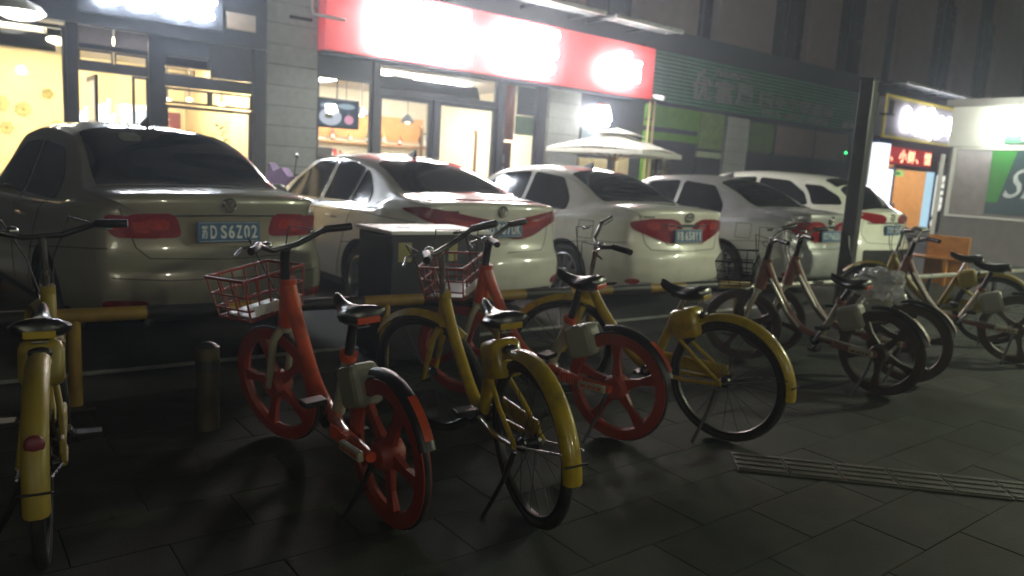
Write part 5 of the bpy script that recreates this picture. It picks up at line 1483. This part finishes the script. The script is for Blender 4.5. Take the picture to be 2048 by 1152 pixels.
MB().lathe([(.056, .30), (.058, .30), (.058, .36), (.056, .36)], 16, ax='z').build('band', m_railblack, bo)
MB().lathe([(0, .445), (.03, .44), (.055, .42)], 16, ax='z').build('cap', m_railblack, bo, 60)
# ------------------------------------------------------------------ black cabinet with a white lid
cb = thing('cabinet', 'black street cabinet with white lid and two yellow stickers before the second car', 'cabinet', (2.76, 4.62, 0))
m_cab = mat('black_cabinet', (.010, .011, .013), .5, var=.2, scale=5)
MB().bbox(-.375, .375, -.25, .25, .04, .90, .012).build('body', m_cab, cb)
lid = MB().bbox(-.40, .40, -.275, .275, .902, .93, .008).build('lid', mat('white_steel_lid', (.74, .75, .74), .22, var=.04, spec=.6), cb)
MB().lathe([(0, .9312), (.05, .9312), (.055, .934), (.0, .934)], 20, ax='z', M=Matrix.Translation((-.16, .0, 0))).build('hole', m_blackp, lid)
for (x, w) in ((-.28, .05), (.10, .035)):
    MB().box(x - w, x + w, -.2535, -.2515, .72, .85).build('sticker', mat('yellow_sticker', (.30, .27, .09), .6), cb)
MB().box(-.005, .005, -.2535, -.2515, .08, .70).build('door_seam', m_blackp, cb)
MB().bbox(.03, .05, -.275, -.2515, .44, .54, .004).build('handle', m_lever, cb)
for z in (.08, .70): MB().box(-.34, .34, -.2535, -.2515, z - .003, z + .003).build('door_seam', m_blackp, cb)
for k in range(6): MB().box(-.30 + k * .045, -.28 + k * .045, -.2535, -.2515, .30, .37).build('vent_slot', m_grey, cb)
for (x, y) in ((-.33, -.2), (.33, -.2), (-.33, .2), (.33, .2)): MB().box(x - .03, x + .03, y - .03, y + .03, 0, .042).build('foot', m_dark, cb)
# ------------------------------------------------------------------ dark post between the last two cars
po = thing('sign_post', 'tall dark square steel post between the silver saloon and the crossover', 'post', (8.45, 4.52, 0), math.radians(8))
MB().bbox(-.075, .075, -.075, .075, 0, 2.60, .008).build('shaft', mat('post_grey', (.055, .055, .06), .4, metal=.4, var=.15), po)
MB().bbox(-.13, .13, -.13, .13, .001, .03, .006).build('base_plate', m_dark, po)
MB().bbox(-.085, .085, -.085, .085, 2.602, 2.63, .006).build('cap', m_dark, po)
MB().tube([(-.10, -.02, .85), (-.12, -.05, .72), (-.09, -.09, .60), (-.1, -.07, .5)], .012, 6).build('cable_tangle', m_blackp, po)
# ------------------------------------------------------------------ umbrella over the shop walk
ub = thing('patio_umbrella', 'large cream square patio umbrella with vented top in front of the side shop', 'umbrella', (10.75, 10.75, 0.13), math.radians(20))
def canopy(a, z0, z1, sag, th, n=12):
    vs = []; fs = []
    for i in range(n + 1):
        for j in range(n + 1):
            x, y = -a + 2 * a * i / n, -a + 2 * a * j / n
            m_ = max(abs(x), abs(y)) / a
            dg_ = min(abs(x), abs(y)) / max(1e-6, max(abs(x), abs(y)))
            vs.append((x, y, z1 + (z0 - z1) * (m_ ** 1.12) - sag * m_ * (1 - dg_) * .0 + sag * m_ * m_ * (1 - dg_)))
    k = len(vs); vs += [(x, y, z - th) for x, y, z in vs]
    N = n + 1
    for i in range(n):
        for j in range(n):
            q = (i * N + j, (i + 1) * N + j, (i + 1) * N + j + 1, i * N + j + 1)
            fs.append(q); fs.append(tuple(p + k for p in reversed(q)))
    for i in range(n):
        for (p, q) in ((i * N, (i + 1) * N), ((i + 1) * N + n, i * N + n), (i + 1, i), (n * N + i, n * N + i + 1)): fs.append((p, q, q + k, p + k))
    return MB().add(vs, fs)
canopy(1.0, 1.75, 2.10, .05, .008).build('canopy', m_canvas, ub, 35)
canopy(.42, 2.06, 2.20, .02, .006, 6).build('vent_cap', m_canvas, ub, 35)
MB().tube([(0, 0, 0), (0, 0, 2.2)], .028, 12).build('pole', m_wood, ub)
MB().bbox(-.28, .28, -.28, .28, 0, .08, .02).build('base', m_dark, ub)
for s in ((1, 1), (1, -1), (-1, 1), (-1, -1)):
    MB().tube([(0, 0, 2.03), (s[0] * .97, s[1] * .97, 1.73)], .012, 6).build('rib', m_wood, ub)
    MB().tube([(0, 0, 1.55), (s[0] * .62, s[1] * .62, 1.86)], .010, 6).build('strut', m_wood, ub)
# valance strips hanging from the canopy's edges
for k in range(4):
    MB().box(-1.0, 1.0, -1.006, -1.0, 1.66, 1.75, M=Matrix.Rotation(k * PI / 2, 4, 'Z')).build('valance', m_canvas, ub)
pl2 = thing('shrub', 'dark leafy shrub standing under the right edge of the umbrella', 'plant', (12.6, 11.1, .13))
MB().lathe([(0, 0), (.16, 0), (.21, .35), (.18, .35)], 18, ax='z').build('pot', m_maroon, pl2, 40)
MB().tube([(0, 0, .3), (.02, 0, 1.0), (-.02, 0, 1.6)], [.03, .02, .008]).build('stem', m_wood, pl2)
lv = MB(); random.seed(8)
for k in range(260):
    h = random.uniform(.5, 1.72); a = random.uniform(0, 2 * PI); rr = random.uniform(.03, .28) * (1.0 - abs(h - 1.1) * .7)
    c = Vector((rr * math.cos(a), rr * math.sin(a), h)); u = Vector((random.uniform(-1, 1), random.uniform(-1, 1), random.uniform(-.6, .6))).normalized() * .06
    w = u.cross(Vector((random.uniform(-1, 1), random.uniform(-1, 1), 1))).normalized() * .022
    lv.add([c - u, c + w, c + u, c - w], [(0, 1, 2, 3)])
tag(lv.build('leaves', mat('shrub_leaf', (.05, .06, .03), .6, var=.5), pl2), kind='stuff')
# ------------------------------------------------------------------ scooter with purple cover behind the first gap
sc2 = thing('scooter', 'electric scooter under a purple rain cover between the first two cars', 'scooter', (5.0, 11.1, .0), math.radians(100))
m_pur = mat('purple_cover', (.16, .10, .24), .5, var=.2)
for y in (0, 1.2):
    w = MB().tube(ring_pts(.19, 24, (0, y, .21)), .045, 8, closed=True).build('wheel', m_rubber, sc2, 60)
    MB().lathe([(0, -.03), (.16, -.03), (.16, .03), (0, .03)], 20, M=Matrix.Translation((0, y, .21))).build('rim', m_alloy, w)
MB().bbox(-.14, .14, -.25, .45, .40, .72, .06).build('body', m_pur, sc2, 50)
MB().bbox(-.13, .13, .40, .95, .25, .33, .03).build('footboard', m_blackp, sc2)
MB().bbox(-.13, .13, -.2, .42, .725, .82, .04).build('seat', m_saddle, sc2, 50)
MB().tube([(0, 1.15, .25), (0, 1.02, .7), (0, .92, 1.10)], [.05, .06, .03], 10).build('front_column', m_white, sc2, 50)
cv = MB().prism([(-.26, .75), (-.30, 1.10), (-.12, 1.22), (.10, 1.16), (.22, 1.28), (.30, 1.05), (.26, .75), (.12, .60), (-.12, .60)], 'y', .88, 1.0).build('wind_cover', m_pur, sc2)
MB().tube([(-.33, .80, 1.14), (0, .90, 1.08), (.33, .80, 1.14)], .014, 8).build('handlebar', m_blackp, sc2)
MB().tube([(-.25, .86, 1.12), (-.33, .88, 1.36)], .008).build('mirror_stalk', m_blackp, sc2); MB().ball((-.34, .88, 1.40), .05, 1, .4, .8).build('mirror', m_chrome, sc2, 60)
# ------------------------------------------------------------------ orange bench with tall end panels near the kiosk
bn = thing('bench', 'orange wooden bench with tall end panels to the right of the crossover', 'bench', (12.6, 5.42, 0))
m_ow = mat('orange_stained_wood', (.42, .17, .045), .5, var=.25, scale=5, dirt=((.18, .07, .03), 6, .5))
MB().bbox(-.03, .03, .42, .98, 0, .72, .008).build('end_panel', m_ow, bn)
MB().bbox(-.03, .03, -.60, .02, 0, .76, .008).build('end_panel', m_ow, bn)
for k in range(3): MB().bbox(-.36 + .14 * k, -.24 + .14 * k, -.60, 1.0, .40, .43, .006).build('seat_plank', m_ow, bn)
for y in (-.42, .9): MB().bbox(-.36, -.30, y - .03, y + .03, 0, .40, .005).build('leg', m_ow, bn)
# ------------------------------------------------------------------ floor sign by the eatery
fs_ = thing('floor_sign', 'low dark floor sign with green mark and white lines before the eatery', 'sign', (27.6, 10.9, .13), math.radians(-20))
MB().bbox(-1.1, 1.1, 0, .06, .05, .75, .01).build('board', m_dark, fs_)
disc('green_mark', -.62, .42, .22, .22, emat('green_print', (.35, .85, .35), .6), -.006, fs_)
for k, z in enumerate((.58, .42, .26)): MB().box(-.1, .85, -.006, -.002, z - .05, z + .05).build('text_line', emat('white_print', (.9, 1, .9), .75), fs_)
for x in (-.9, .9): MB().box(x - .03, x + .03, -.15, .2, 0, .05).build('foot', m_dark, fs_)

# ------------------------------------------------------------------ lantern post that lights the rear of the row (its pool shows on the paving at the right)
def globe_lamp(label, loc, h, r_, L, col, group):
    sl = thing('street_lamp', label, 'street lamp', loc, group=group)
    MB().lathe([(0, 0), (.14, 0), (.14, .05), (.07, .12), (.05, .5), (.04, h - .27), (.09, h - .22), (.0, h - .20)], 20, ax='z').build('post', m_dark, sl, 40)
    MB().ball((0, 0, h), r_).build('globe', emat('street_lamp_light', col, L), sl, 60)
    MB().lathe([(0, h + .24), (.10, h + .22), (.20, h + .15), (.21, h + .13)], 20, ax='z').build('cap', m_dark, sl, 40)
GL = 'globe street lamps behind the viewer'
globe_lamp('globe street lamp standing just beyond the right edge of the picture', (10.9, 0.5, 0), 3.12, .20, 520, (.94, 1.0, .68), GL)
globe_lamp('globe street lamp across the road, far behind the viewer to the left', (-7.5, -9.0, -.03), 4.2, .16, 300, (1.0, .95, .74), GL)
globe_lamp('globe street lamp across the road, straight behind the viewer', (3.0, -11.0, -.03), 4.2, .16, 520, (1.0, .97, .74), GL)
globe_lamp('globe street lamp across the road, behind the viewer to the right', (13.5, -8.0, -.03), 4.2, .16, 520, (.97, 1.0, .74), GL)

# ------------------------------------------------------------------ added volume imitating the lens's veiling glare, not air of the place
hm = bpy.data.materials.new('lens_veil'); hm.use_nodes = True
hn = hm.node_tree; hn.nodes.clear()
pv = hn.nodes.new('ShaderNodeVolumePrincipled'); ho = hn.nodes.new('ShaderNodeOutputMaterial')
pv.inputs['Color'].default_value = (.80, .87, 1.0, 1)
pv.inputs['Density'].default_value = .0058
pv.inputs['Anisotropy'].default_value = .74
hn.links.new(pv.outputs[0], ho.inputs['Volume'])
hz = MB().box(-70, 150, -70, 40, -1.2, 27).build('lens_veil_volume', hm)
tag(hz, kind='stuff')
